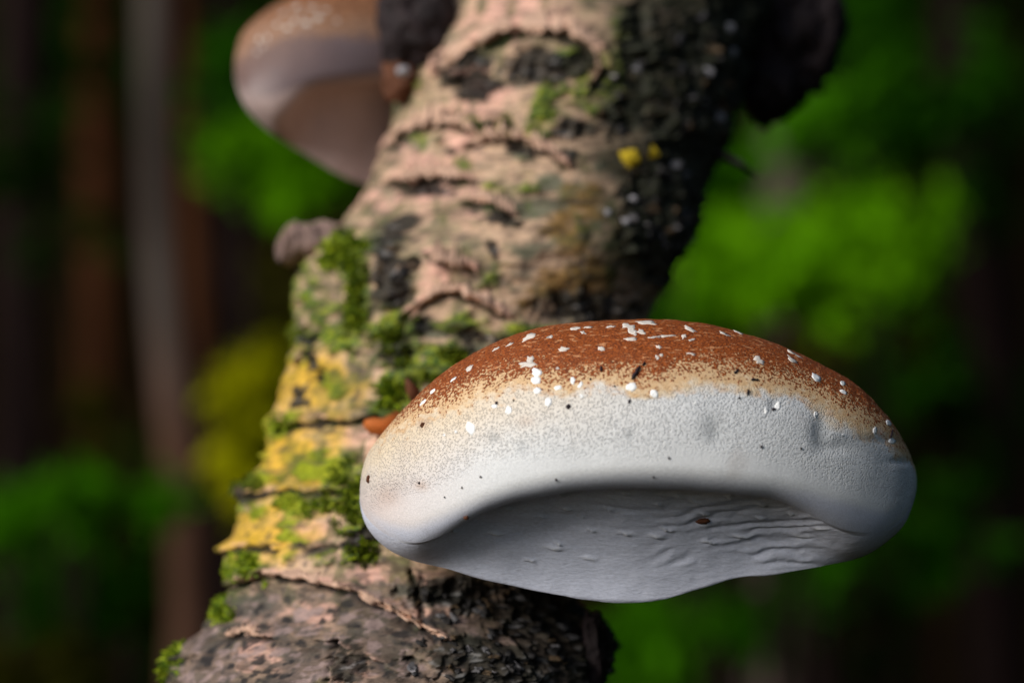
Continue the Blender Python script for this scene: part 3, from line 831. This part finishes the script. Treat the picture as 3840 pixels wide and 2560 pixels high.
def dl(pts): return [(x * D2P, y * D2P) for x, y in pts]
f1 = build_fungus('bracket_fungus',
    top=dl([(840, 1050), (865, 1010), (910, 955), (980, 885), (1050, 833), (1150, 782), (1250, 752), (1340, 740), (1430, 735), (1520, 736), (1610, 743), (1700, 762), (1780, 788), (1880, 834), (1960, 880), (2020, 935), (2060, 985), (2092, 1045)]),
    bot=dl([(840, 1205), (865, 1240), (900, 1268), (950, 1290), (1050, 1312), (1150, 1337), (1250, 1360), (1340, 1374), (1440, 1380), (1530, 1374), (1600, 1352), (1680, 1329), (1780, 1318), (1870, 1304), (1980, 1278), (2050, 1235), (2085, 1195), (2100, 1150)]),
    lip=dl([(850, 1185), (900, 1222), (950, 1233), (1000, 1217), (1100, 1180), (1250, 1140), (1400, 1124), (1550, 1122), (1700, 1132), (1850, 1152), (1960, 1178), (2040, 1190), (2080, 1165)]),
    ends=((826 * D2P, 1140 * D2P), (2106 * D2P, 1105 * D2P)),
    d_front=0.604, d_side=0.656, skew=0.0, attach=(1960, 1690, 430, 190, 0.742), ns=900, nprof=300, seed=21,
    brownline=dl([(820, 1000), (900, 962), (1000, 925), (1100, 880), (1200, 862), (1300, 865), (1400, 862), (1500, 860), (1600, 850), (1700, 852), (1800, 868), (1900, 905), (1980, 950), (2040, 992), (2110, 1035)]),
    label='large white bracket fungus with rusty brown flaking crown jutting from the birch')
F1_ROOT, F1_P, F1_G, F1_N = f1
on_fungus = near_lookup(F1_P, F1_G, F1_N)

F2_ROOT, F2_P, F2_G, F2_N = build_fungus('bracket_fungus',
    top=[(888, 190), (910, 130), (960, 72), (1040, 14), (1140, -25), (1260, -42), (1400, -30), (1560, 30), (1680, 120)],
    bot=[(890, 330), (920, 400), (980, 468), (1070, 535), (1180, 600), (1290, 660), (1390, 700), (1520, 690), (1660, 560)],
    lip=[(900, 330), (950, 378), (1010, 388), (1080, 365), (1180, 336), (1300, 318), (1440, 312), (1560, 320), (1680, 340)],
    ends=((880, 250), (1740, 250)),
    d_front=0.788, d_side=0.822, skew=0.00004, attach=(1640, 300, 120, 200, 0.872), ns=360, nprof=200, seed=57,
    brownline=[(870, 190), (950, 110), (1050, 75), (1200, 62), (1300, 70), (1500, 80), (1740, 100)],
    label='smaller greyish bracket fungus with tan crown high on the birch', detail=False, crease=(620, 730, 2400, 2600), under=0.030, white=(0.155, 0.112, 0.125), cream=(0.20, 0.115, 0.09))  # flesh colours lowered to carry the shade on the smaller fungus

on_small = near_lookup(F2_P, F2_G, F2_N)
# pale skin flakes on the crown (parts), outline drawn on the curved skin
F1_CAP = next(c for c in F1_ROOT.children if c.name.startswith('cap'))
F2_CAP = next(c for c in F2_ROOT.children if c.name.startswith('cap'))
def flake_obj(px, py, w, h, ang, seed, mat, name='skin_flake', parent=None, thick=0.00007, lift=0.00003, look=None):
    look = look or on_fungus
    parent = parent or F1_CAP
    rn = np.random.default_rng(seed)
    n = 14
    th = np.linspace(0, 2 * math.pi, n, endpoint=False)
    r = np.clip(1 + rn.normal(0, 0.10 if py > 1385 else 0.27, n), 0.5, 1.5)
    w, h = w * 0.88, h * 0.82
    ca, sa = math.cos(R(ang)), math.sin(R(ang))
    v = []
    for ring, hh in ((1.0, 0.0), (0.93, 1.0), (0.45, 0.8)):
        for k in range(n):
            x = math.cos(th[k]) * r[k] * w / 2 * ring; y = math.sin(th[k]) * r[k] * h / 2 * ring
            p, nn = look(px + x * ca - y * sa, py + x * sa + y * ca)
            v.append(p + nn * (lift + thick * hh * (1 + 0.25 * rn.normal() * (ring < 1)) - (0.0004 if ring == 1 else 0)))
    p, nn = look(px, py)
    v.append(p + nn * (lift + thick * 1.1))
    f = []
    for a in range(2):
        for k in range(n):
            f.append((a * n + k, a * n + (k + 1) % n, (a + 1) * n + (k + 1) % n, (a + 1) * n + k))
    for k in range(n): f.append((2 * n + k, 2 * n + (k + 1) % n, 3 * n))
    return mesh_from(name, v, f, mat, parent)

FL = [(1762, 1604, 36, 52, -15), (1905, 1536, 26, 36, 0), (2054, 1506, 27, 40, 5), (2011, 1394, 36, 34, 10), (2008, 1422, 38, 34, -10), (2013, 1461, 30, 28, 0), (1985, 1345, 34, 30, 30), (1976, 1362, 72, 24, -8),
      (2109, 1306, 48, 17, -3), (2254, 1306, 32, 18, 0), (1759, 1378, 40, 18, -40), (1989, 1262, 66, 18, -24), (2147, 1423, 18, 34, 5), (2176, 1441, 16, 30, 30), (2092, 1451, 30, 22, -20), (2181, 1484, 16, 20, 0),
      (2366, 1450, 42, 34, 0), (2453, 1477, 30, 36, 0), (1852, 1520, 24, 18, 0), (2089, 1377, 14, 14, 0), (1664, 1630, 8, 18, 0), (1708, 1618, 8, 12, 0), (2356, 1224, 62, 30, 20), (2372, 1244, 40, 34, 60), (2404, 1244, 38, 20, 10),
      (2430, 1214, 90, 16, 3), (2366, 1270, 54, 16, 0), (2162, 1229, 44, 11, -8), (2208, 1226, 38, 10, -5), (2185, 1242, 22, 9, 20), (2463, 1339, 20, 24, 30), (1583, 1507, 34, 9, -42), (1621, 1466, 26, 9, -44), (2455, 1265, 60, 9, -6),
      (2584, 1234, 54, 16, 22), (2566, 1262, 26, 17, -20), (2594, 1275, 32, 11, -8), (2502, 1260, 56, 8, -6), (2844, 1354, 48, 32, 30), (2971, 1349, 58, 18, 36), (3061, 1415, 40, 22, 38), (2594, 1328, 34, 11, 12), (3163, 1469, 32, 12, 38),
      (2918, 1520, 20, 36, 15), (2872, 1540, 14, 28, 10), (3063, 1550, 14, 30, 0), (2607, 1511, 10, 14, 0), (3330, 1586, 26, 16, 45), (3349, 1652, 26, 22, 20), (3280, 1614, 14, 28, 0), (3163, 1630, 9, 14, 0), (2767, 1246, 44, 8, 26),
      (2976, 1325, 70, 9, 28), (2721, 1254, 56, 8, 24), (3160, 1436, 24, 14, 40), (2290, 1222, 40, 9, -3), (1860, 1306, 44, 9, -28), (1910, 1290, 34, 9, -24), (1700, 1420, 30, 8, -42), (2060, 1262, 34, 9, -16), (2470, 1300, 26, 12, 10), (2480, 1330, 14, 10, 0)]
for k, (x, y, w, h, a) in enumerate(FL):
    flake_obj(x, y, w * (1.2 if y > 1385 else 1), h * (1.2 if y > 1385 else 1), a, 500 + k, M['flake_white' if y > 1385 else 'flake'])

for k, (x, y, w, h, a) in enumerate([(1150, 88, 26, 24, 0), (1195, 70, 30, 22, -20), (1105, 82, 14, 26, 0), (970, 148, 12, 26, 10), (1002, 140, 12, 22, 0), (985, 176, 12, 18, 0), (1078, 106, 24, 16, -10), (1130, 55, 14, 16, 0), (1040, 92, 14, 20, 0), (1170, 30, 40, 14, 0),
                                     (1225, 40, 26, 14, 20), (1110, 30, 34, 12, -20), (1265, 80, 16, 18, 0), (962, 196, 10, 16, 0), (1060, 50, 24, 10, -30)]):
    flake_obj(x, y, w, h, a, 700 + k, M['flake'], parent=F2_CAP, look=on_small)

# debris lying on the fungus: things of their own
def debris_needle(px0, py0, px1, py1, r, mat, name, label, group=None):
    pts = []
    for q in np.linspace(0, 1, 7):
        p, n = on_fungus(px0 + (px1 - px0) * q, py0 + (py1 - py0) * q)
        pts.append(p + n * r * 0.8)
    v, f = tube(pts, [r * 0.5, r, r * 1.1, r * 1.0, r * 1.1, r * 0.9, r * 0.4], 8, int(px0), 0.2)
    return tag(mesh_from(name, v, f, mat), label, 'debris', group)
debris_needle(2398, 1378, 2368, 1424, 0.00042, M['dark'], 'plant_fragment', 'longest dark twig fragment lying on the crown above a round pale flake')
for (a, b, c, d_) in [(2254, 1372, 2255, 1392), (2814, 1427, 2840, 1426), (2803, 1462, 2802, 1482), (2752, 1402, 2766, 1390), (2893, 1534, 2913, 1531), (3344, 1610, 3340, 1642), (2356, 1512, 2364, 1500), (2420, 1360, 2410, 1372)]:
    debris_needle(a, b, c, d_, 0.00026, M['dark'], 'needle_fragment', 'tiny dark needle fragment stuck on the large fungus crown', 'needle fragments on the fungus crown')
def debris_lump(px, py, w, h, mat, name, label, group=None, seed=1, hh=0.0006):
    p, n = on_fungus(px, py)
    s = K * p[1]
    v, f = lumpy(p + n * hh * 0.4, (w / 2 * s, hh, h / 2 * s), seed, 0.35, 24, 16, 2.0)
    return tag(mesh_from(name, v, f, mat), label, 'debris', group)
for i, (x, y, w) in enumerate([(2131, 1528, 16), (1861, 1510, 10), (1570, 1809, 8), (1803, 1789, 7), (2086, 1797, 8), (1730, 1829, 6), (2451, 1786, 6), (2510, 1718, 7), (2854, 1678, 9), (2768, 1496, 7), (3003, 1680, 7), (1668, 1865, 5), (2305, 1447, 6), (2215, 1420, 7), (1925, 1500, 6)]):
    debris_lump(x, y, w, w * 1.2, M['dark'], 'dark_speck', 'tiny dark speck stuck to the pale rim of the large fungus', 'dark specks on the fungus rim', i, 0.0003)
debris_lump(2637, 1950, 46, 20, M['brown'], 'soil_crumb', 'brown soil crumb clinging to the fungus pore surface', None, 31, 0.0010)
debris_lump(1748, 1937, 18, 14, M['brown'], 'bark_crumb', 'small reddish bark crumb caught in the crease under the fungus rim', None, 33, 0.0008)
debris_lump(1380, 1796, 16, 28, M['brown'], 'bark_chip', 'small brown bark chip on the rounded end of the fungus beside the birch', None, 35, 0.0005)
debris_lump(1583, 1592, 16, 20, M['brown'], 'insect_hole_crust', 'small brown crust below the crown edge on the large fungus', None, 36, 0.0003)

# ------------------------------------------------------------------ things stuck on the birch
v, f = tube([P(1500, 1570, .700), P(1440, 1598, .698), P(1395, 1592, .697), P(1372, 1585, .698)], [0.0030, 0.0027, 0.0022, 0.0012], 12, 5, 0.35)
tag(mesh_from('wood_splinter', v, f, M['chip']), 'bright orange broken wood splinter poking out beside the large fungus', 'splinter')
v, f = lumpy(P(1415, 1690, .705), (0.0036, 0.004, 0.0050), 44, 0.4, 40, 28, 2.0)
tag(mesh_from('bark_chip', v, f, M['strip']), 'pinkish crumbly bark chip below the orange splinter beside the large fungus', 'bark')
v, f = tube([P(1560, 1500, .70), P(1545, 1465, .698), P(1532, 1435, .697), P(1524, 1418, .697)], [0.0016, 0.0019, 0.0014, 0.0005], 8, 6, 0.4)
tag(mesh_from('dead_leaf_scrap', v, f, M['brown']), 'dark brown dead leaf scrap standing above the orange splinter', 'leaf')
# little curled bark flake at the left edge
curl = []
for i in range(9):
    for j in range(14):
        a = j / 13 * 5.0
        rr = 0.0012 + 0.00012 * j
        c = np.array(P(1120, 1332, 0.735))
        curl.append(c + np.array([(i / 8 - 0.5) * 0.0022 + 0.0005 * math.sin(j), math.sin(a) * rr, math.cos(a) * rr + (i / 8 - .5) * 0.0014]))
v = np.array(curl); fa = grid_faces(9, 14)
co = mesh_from('curled_bark_flake', v, fa, M['tan']); tag(co, 'tiny tan curled bark flake at the mossy edge of the birch', 'bark')
sm = co.modifiers.new('thickness', 'SOLIDIFY'); sm.thickness = 0.0003

def bark_dot(px, py, r, mat, name, label, cat='lichen', group=None, seed=0, flat=0.5):
    p, o = on_trunk(px, py)
    v, f = lumpy(p + o * r * 0.2, (r, r * 0.35, r * 0.75), seed, 0.55, 28, 18, 2.2, 4)
    return tag(mesh_from(name, v, f, mat), label, cat, group)
for i, (x, y, r) in enumerate([(2738, 108, .0016), (2744, 200, .0018), (2390, 258, .0017), (2640, 270, .0014), (2560, 760, .0014), (2365, 745, .0010), (2270, 800, .0011), (2340, 830, .0012), (2525, 620, .0015)]):
    bark_dot(x, y, r, M['lichen'], 'lichen_tuft', 'small pale lichen tuft on the dark side of the birch', 'lichen', 'pale lichen tufts on the dark bark', i)  # pale beads stand in for bright glints of wet droplets
v, f = lumpy(P(1512, 268, .782), (0.0022, 0.002, 0.0018), 71, 0.15, 24, 16); tag(mesh_from('lichen_tuft', v, f, M['lichen']), 'pale lichen button on the brown knot beside the smaller fungus', 'lichen')
v, f = lumpy(P(2698, 443, .795), (0.0019, 0.002, 0.0019), 72, 0.15, 24, 16); tag(mesh_from('lichen_tuft', v, f, M['lichen']), 'pale lichen button on an orange scar below the dark burl', 'lichen')  # bead stands in for a bright wet droplet
v, f = lumpy(P(2690, 400, .800), (0.0026, 0.003, 0.0042), 73, 0.25, 24, 16); tag(mesh_from('wood_splinter', v, f, M['chip']), 'orange torn wood scar behind the pale button below the dark burl', 'splinter')
bark_dot(2355, 592, .0030, M['ylichen'], 'yellow_lichen', 'larger yellow lichen patch on the black bark', 'lichen', None, 81)
bark_dot(2430, 572, .0020, M['ylichen'], 'yellow_lichen', 'smaller yellow green lichen patch on the black bark', 'lichen', None, 82)

# ------------------------------------------------------------------ moss cushions: countless tiny leaves, one object each
def moss(px, py, rx, ry, n, length, label, seed, bright=1.0):
    rn = np.random.default_rng(seed)
    V, F, Cc = [], [], []
    for _ in range(int(n * 2.0)):
        a = rn.uniform(0, 2 * math.pi); q = math.sqrt(rn.uniform())
        x_, y_ = px + rx * 1.25 * q * math.cos(a), py + ry * 1.25 * q * math.sin(a)
        if vnoise(np.array([x_ / 34.0, y_ / 34.0, seed * 3.3])) + 0.5 * vnoise(np.array([x_ / 13.0, y_ / 13.0, seed])) < 0.75 * q - 0.35: continue
        p, o = on_trunk(x_, y_)
        d = o * 1.0 + rn.normal(0, 0.55, 3) + np.array([0, 0, 0.25])
        d /= np.linalg.norm(d)
        s = np.cross(d, rn.normal(0, 1, 3)); s /= np.linalg.norm(s) + 1e-9
        L = length * 0.8 * rn.uniform(0.4, 1.4) * (1.15 - 0.5 * q)
        wd = L * 0.16
        b = p - o * 0.0004 + rn.normal(0, 0.0003, 3)
        bend = np.array([0, 0, -1]) * L * rn.uniform(0.0, 0.3)
        k = len(V)
        V += [b - s * wd * 0.5, b + s * wd * 0.5, b + d * L * 0.55 + s * wd, b + d * L * 0.55 - s * wd, b + d * L + bend]
        F += [(k, k + 1, k + 2, k + 3), (k + 3, k + 2, k + 4)]
        t = rn.uniform(); c = (np.array([0.050, 0.11, 0.004]) * (1 - t) + np.array([0.30, 0.36, 0.008]) * t) * bright
        Cc += [c] * 5
    o = mesh_from('moss_cushion', V, F, M['moss'], None, Cc)
    return tag(o, label, 'moss', 'moss growing on the birch bark', 'stuff')
moss(1290, 945, 90, 70, 1300, 0.0040, 'yellow green moss cushion beside the branch stub', 1, 1.1)
moss(1345, 1110, 50, 190, 1200, 0.0036, 'long upright moss streak below the branch stub', 2, 0.9)
moss(1480, 1250, 80, 70, 900, 0.0034, 'dark green moss cushion between the branch stub and the large fungus', 3, 0.75)
moss(1660, 1375, 150, 55, 1700, 0.0036, 'wide moss bed just above the large fungus crown', 4, 0.7)
moss(1490, 1480, 90, 50, 900, 0.0040, 'feathery moss tuft around the dead leaf scrap', 5, 1.1)
moss(1320, 1860, 90, 130, 1300, 0.0032, 'green moss sheet beside the rounded end of the large fungus', 6, 0.8)
moss(1120, 1900, 190, 40, 900, 0.0026, 'flat moss band along a crack in the yellowed bark', 7, 1.1)
moss(925, 2140, 80, 60, 1100, 0.0028, 'bright moss pad at the birch edge above the long bark crack', 8, 1.25)
moss(835, 2275, 30, 80, 700, 0.0034, 'narrow moss fringe along the birch edge below the long crack', 9, 1.1)
moss(645, 2480, 28, 100, 900, 0.0046, 'bushy moss fringe on the lowest edge of the birch', 10, 1.0)
moss(1045, 1610, 40, 60, 500, 0.0034, 'small moss tuft at the birch edge on yellowed bark', 11, 1.2)
moss(1350, 2080, 50, 60, 500, 0.0034, 'small moss tuft in the dark hollow under the large fungus', 12, 0.8)
moss(1900, 470, 90, 40, 500, 0.0026, 'thin moss smear between the curved bark ridges', 13, 0.8)
moss(955, 1815, 50, 22, 500, 0.0040, 'dark moss tuft on a knot at the birch edge', 14, 0.6)
moss(1110, 1250, 70, 40, 500, 0.0034, 'dark moss tuft below the stub at the birch edge', 15, 0.7)

# ------------------------------------------------------------------ the blurred wood behind
def leaves_mesh(centers, size, rn):
    n = len(centers)
    d = rn.normal(0, 1, (n, 3)); d[:, 2] -= 0.5; d /= np.linalg.norm(d, axis=1, keepdims=True)
    s = np.cross(d, rn.normal(0, 1, (n, 3)) + np.array([0, 0, 0.6])); s /= np.linalg.norm(s, axis=1, keepdims=True) + 1e-9
    nn = np.cross(d, s)
    L = size * rn.uniform(0.6, 1.3, (n, 1)); W = L * 0.55
    c = np.asarray(centers)
    v = np.stack([c, c + d * L * 0.45 + s * W * 0.5 + nn * L * 0.05, c + d * L, c + d * L * 0.45 - s * W * 0.5 + nn * L * 0.05], 1).reshape(-1, 3)
    f = np.arange(n * 4).reshape(-1, 4)
    return v, f

def clump_points(c, rad, n, rn):
    k = max(4, n // 22)
    u = rn.normal(0, 1, (k, 3)); u /= np.linalg.norm(u, axis=1, keepdims=True)
    cc = rn.normal(0, 0.52, (k, 3))
    idx = rn.integers(0, k, n)
    p = cc[idx] + rn.normal(0, 0.17, (n, 3))
    return np.asarray(c) + p * np.asarray(rad)

def shrub(px, py, d, rx, ry, n, mat, label, group, seed, size=0.034, name='leafy_shrub', cat='shrub'):
    rn = np.random.default_rng(seed)
    c = P(px, py, d)
    sx, sz = rx * K * d, ry * K * d
    gz = ground_z(float(c[0]), float(d))
    root = empty(name, (float(c[0]), float(d), gz))
    tag(root, label, cat, group)
    v, f = leaves_mesh(clump_points(c, (sx, max(sx, sz) * 0.55, sz), int(n * 1.0), rn), size, rn)
    mesh_from('foliage', v, f, M[mat], root, smooth=False)
    for k in range(3):
        b = np.array([c[0] + rn.normal(0, 0.04), d + rn.normal(0, 0.04), gz - 0.03])
        e = np.array(c) + np.array([rn.uniform(-.6, .6) * sx, rn.uniform(-.3, .3) * sx, rn.uniform(-.2, .5) * sz])
        pts = [b + (e - b) * q + np.array([0.03 * math.sin(q * 4 + k), 0, 0]) for q in np.linspace(0, 1, 8)]
        v, f = tube(pts, np.linspace(0.008, 0.003, 8), 6, seed + k, 0.1)
        mesh_from('stem', v, f, M['tree_dark'], root)
    return root

def tree(path, mat, leafm, label, group, seed, name='forest_tree', crown=True, height=5.2):
    """path: list of (px, py, d, width px) within the view; the trunk goes on to the ground and up to a crown"""
    rn = np.random.default_rng(seed)
    pts = [P(x, y, d) for x, y, d, w in path]; rad = [w / 2 * K * d for x, y, d, w in path]
    if pts[0][2] < pts[-1][2]: pts, rad = pts[::-1], rad[::-1]
    lo = pts[-1]; gz = ground_z(float(lo[0]), float(lo[1]))
    pts.append(np.array([lo[0] + rn.normal(0, .03), lo[1], gz - 0.1])); rad.append(rad[-1] * 1.15)
    hi = pts[0]
    dirv = (pts[0] - pts[1]); dirv /= np.linalg.norm(dirv)
    H = height - hi[2]
    for k in (1, 2, 3, 4):
        q = k / 4
        pts.insert(0, hi + np.array([dirv[0] * H * q * 0.6 + rn.normal(0, .03), dirv[1] * H * q * 0.3 + rn.normal(0, .03), H * q])); rad.insert(0, rad[k - 1] * (1 - 0.10 * k))
    pts = np.array(pts)[::-1]; rad = np.array(rad)[::-1]
    seg = np.concatenate([[0], np.cumsum(np.linalg.norm(np.diff(pts, axis=0), axis=1))])
    t = np.linspace(0, seg[-1], 60)
    P3 = np.stack([np.interp(t, seg, pts[:, c]) for c in range(3)], -1)
    ker = np.ones(3) / 3
    for c in range(2): P3[:, c] = np.convolve(np.pad(P3[:, c], 1, 'edge'), ker, 'valid')
    rd = np.interp(t, seg, rad)
    root = empty(name, (float(P3[0, 0]), float(P3[0, 1]), gz))
    tag(root, label, 'tree', group)
    v, f = tube(P3, rd, 14, seed, 0.12)
    mesh_from('trunk', v, f, mat, root)
    cp = []
    top = P3[-1]
    for k in range(7):
        i = int(rn.integers(40, 58))
        a = rn.uniform(0, 2 * math.pi)
        e = P3[i] + np.array([math.cos(a), math.sin(a), 0.7]) * rn.uniform(0.5, 1.1)
        lp = [P3[i] + (e - P3[i]) * q + np.array([0, 0, -0.15 * q * q]) for q in np.linspace(0, 1, 7)]
        v, f = tube(lp, np.linspace(rd[i] * 0.5, 0.004, 7), 7, seed + k, 0.1)
        mesh_from('limb', v, f, mat, root)
        cp.append(clump_points(e, (0.55, 0.55, 0.4), 160, rn))
    cp.append(clump_points(top, (0.6, 0.6, 0.5), 200, rn))
    if crown:
        v, f = leaves_mesh(np.concatenate(cp), 0.12, rn)
        mesh_from('crown', v, f, M[leafm], root, smooth=False)
    return root

G1 = 'trees standing behind the birch'
tree([(590, -150, 2.6, 135), (592, 700, 2.6, 140), (600, 1250, 2.6, 145), (650, 1420, 2.6, 155), (690, 1560, 2.58, 165), (715, 2100, 2.55, 150), (690, 2700, 2.5, 150)], M['tree_kink'], 'leaf_mid', 'slender young tree with a kinked trunk, grey above and russet below', G1, 201)
tree([(745, 1300, 3.0, 150), (750, 1700, 3.0, 150), (740, 2600, 3.0, 160), (700, 500, 3.0, 110), (690, -150, 3.0, 100)][::-1] if False else [(690, -150, 3.1, 90), (720, 700, 3.1, 110), (760, 1350, 3.1, 150), (760, 2000, 3.05, 150), (750, 2700, 3.0, 160)], M['tree_red'], 'leaf_mid', 'russet brown thin tree just behind the kinked pale tree', G1, 202)
tree([(2990, -150, 3.3, 230), (2960, 600, 3.3, 240), (2940, 1000, 3.3, 250), (2930, 2700, 3.3, 260)], M['tree_pale'], 'leaf_mid', 'grey brown tree trunk seen below the dark burl', G1, 203)
tree([(3600, -150, 3.6, 230), (3640, 600, 3.6, 230), (3720, 1200, 3.6, 240), (3760, 2700, 3.6, 260)], M['tree_dark'], 'leaf_dark', 'dark leaning tree beyond the bright foliage', G1, 204)
tree([(90, -150, 3.4, 200), (80, 1200, 3.4, 200), (70, 2700, 3.4, 220)], M['tree_dark'], 'leaf_dark', 'dark upright tree farthest from the large fungus', G1, 205)
tree([(380, -150, 4.6, 150), (370, 1200, 4.6, 160), (360, 2700, 4.6, 170)], M['tree_red'], 'leaf_dark', 'dim russet tree between the dark upright tree and the pale kinked tree', G1, 206)
tree([(840, -150, 4.2, 130), (900, 1200, 4.2, 150), (930, 2700, 4.2, 160)], M['tree_dark'], 'leaf_dark', 'dark tree just behind the yellowed birch edge', G1, 207)

SH = [  # px, py, d, rx, ry, leaves, material, label key
    (1080, 640, 2.5, 210, 130, 560, 'leaf_bright', 'a'), (860, 300, 2.9, 150, 190, 240, 'leaf_mid', 'a'), (950, 1580, 2.4, 120, 260, 420, 'leaf_yellow', 'b'), (1010, 1150, 2.9, 120, 200, 160, 'leaf_olive', 'b'),
    (390, 1850, 2.3, 210, 80, 170, 'leaf_fresh', 'c'), (60, 1930, 2.5, 200, 110, 200, 'leaf_fresh', 'c'), (230, 2300, 2.6, 260, 170, 260, 'leaf_mid', 'c'), (120, 2520, 2.2, 240, 120, 260, 'leaf_olive', 'c'), (500, 2150, 2.9, 160, 200, 160, 'leaf_dark', 'c'),
    (120, 600, 3.2, 260, 300, 260, 'leaf_dark', 'd'), (300, 250, 3.6, 260, 260, 220, 'leaf_dark', 'd'), (360, 1560, 3.4, 120, 160, 120, 'leaf_olive', 'd'),
    (2720, 1000, 2.5, 190, 190, 340, 'leaf_bright', 'e'), (3020, 990, 2.3, 260, 110, 420, 'leaf_bright', 'e'), (3330, 880, 2.7, 190, 220, 320, 'leaf_bright', 'e'), (2720, 700, 2.9, 130, 220, 260, 'leaf_fresh', 'e'),
    (3250, 220, 3.0, 300, 320, 460, 'leaf_mid', 'f'), (3330, 520, 3.2, 280, 240, 300, 'leaf_mid', 'f'), (3130, 420, 2.8, 160, 160, 200, 'leaf_fresh', 'f'), (3800, 500, 3.3, 200, 400, 220, 'leaf_dark', 'f'),
    (2950, 1300, 2.8, 300, 180, 260, 'leaf_olive', 'g'), (3400, 1300, 3.0, 260, 220, 220, 'leaf_mid', 'g'), (3600, 1700, 3.0, 260, 330, 240, 'leaf_dark', 'g'), (3450, 2050, 2.7, 220, 200, 200, 'leaf_mid', 'g'),
    (2420, 2420, 2.5, 240, 190, 380, 'leaf_fresh', 'h'), (2780, 2250, 2.8, 260, 180, 240, 'leaf_mid', 'h'), (3200, 2300, 3.0, 320, 260, 260, 'leaf_dark', 'h'), (3050, 2050, 2.6, 200, 120, 200, 'leaf_mid', 'h'), (2650, 1120, 3.0, 260, 200, 200, 'leaf_mid', 'e')]
LBL = ['bright green sapling crown right under the smaller fungus', 'mid green sapling beside the rounded outer side of the smaller fungus', 'glowing yellow green sapling beside the yellowed birch bark', 'olive sapling beside the broken branch stub',
       'green undergrowth shrub at the foot of the kinked pale tree', 'green undergrowth shrub around the dark upright tree', 'dim green low shrub between the kinked pale tree and the dark upright tree', 'lowest olive shrub at the foot of the dark upright tree', 'dark low shrub just behind the kinked pale tree',
       'dark green shrub wrapped around the dark upright tree', 'dark green shrub high in front of the dim russet tree', 'small olive shrub in front of the dim russet tree',
       'bright green shrub touching the black flank of the birch', 'bright green leafy spray in front of the foot of the grey brown trunk', 'bright green shrub beside the dark leaning tree', 'fresh green sapling between the birch twig and the grey brown trunk',
       'tall mid green shrub filling the gap beside the dark burl', 'mid green shrub between the grey brown trunk and the dark leaning tree', 'small bright green spray just below the dark burl', 'dark green shrub beyond the dark leaning tree',
       'olive shrub just above the rusty crown of the large fungus', 'mid green shrub below the bright shrub beside the dark leaning tree', 'dark shrub at the foot of the dark leaning tree', 'mid green shrub beside the free end of the large fungus',
       'fresh green shrub beside the bottom of the birch under the large fungus', 'mid green shrub under the middle of the large fungus', 'dark wide shrub low beneath the free end of the large fungus', 'mid green spray right under the free end of the large fungus', 'mid green shrub behind the bright shrubs above the large fungus']
for k, (x, y, d, rx, ry, n, m, key) in enumerate(SH):
    shrub(x, y, d, rx, ry, n, m, LBL[k], 'shrubs and saplings behind the birch', 300 + k)

# far understorey on the bank that reads as one mass
rn = np.random.default_rng(99)
nb = 26000
yy = rn.uniform(4.5, 12, nb); xx = rn.uniform(-0.5, 0.5, nb) * (yy * 1.9 + 2.0)
zz = np.array(7.0 * sstep(3.0, 13.0, yy)) + rn.uniform(0, 0.7, nb) ** 1.5
keep = fbm(np.stack([xx * 1.1, yy * 0.7, zz * 1.3], -1), 3, 7) > 0.0
v, f = leaves_mesh(np.stack([xx, yy, zz], -1)[keep], 0.14, rn)
o = mesh_from('understorey', v, f, M['leaf_dark'], smooth=False)
tag(o, 'dark leafy understorey covering the far wooded bank', 'undergrowth', None, 'stuff')

# unseen thickets, added to darken the fungus's far end and the birch's flank
for k, (x, y, h, wd) in enumerate([(1.35, 0.75, 1.25, 0.62), (1.55, -0.25, 1.15, 0.70), (1.9, 1.7, 1.45, 0.7)]):
    rn = np.random.default_rng(900 + k)
    gz = ground_z(x, y)
    root = empty('evergreen_thicket', (x, y, gz))
    tag(root, ['dense dark evergreen thicket level with the large fungus', 'dense dark evergreen thicket farthest out in the clearing', 'taller dark evergreen thicket nearest the dark leaning tree'][k], 'shrub', 'evergreen thicket beside the clearing')
    v, f = leaves_mesh(clump_points((x, y, h), (wd, wd, 1.15), 3600, rn), 0.13, rn)
    mesh_from('foliage', v, f, M['leaf_dark'], root, smooth=False)
    for j in range(4):
        e = np.array([x + rn.normal(0, .3), y + rn.normal(0, .3), h + rn.uniform(0, .8)])
        b = np.array([x + rn.normal(0, .08), y + rn.normal(0, .08), gz - 0.05])
        v, f = tube([b + (e - b) * q for q in np.linspace(0, 1, 8)], np.linspace(0.02, 0.005, 8), 7, j, 0.1)
        mesh_from('stem', v, f, M['tree_dark'], root)
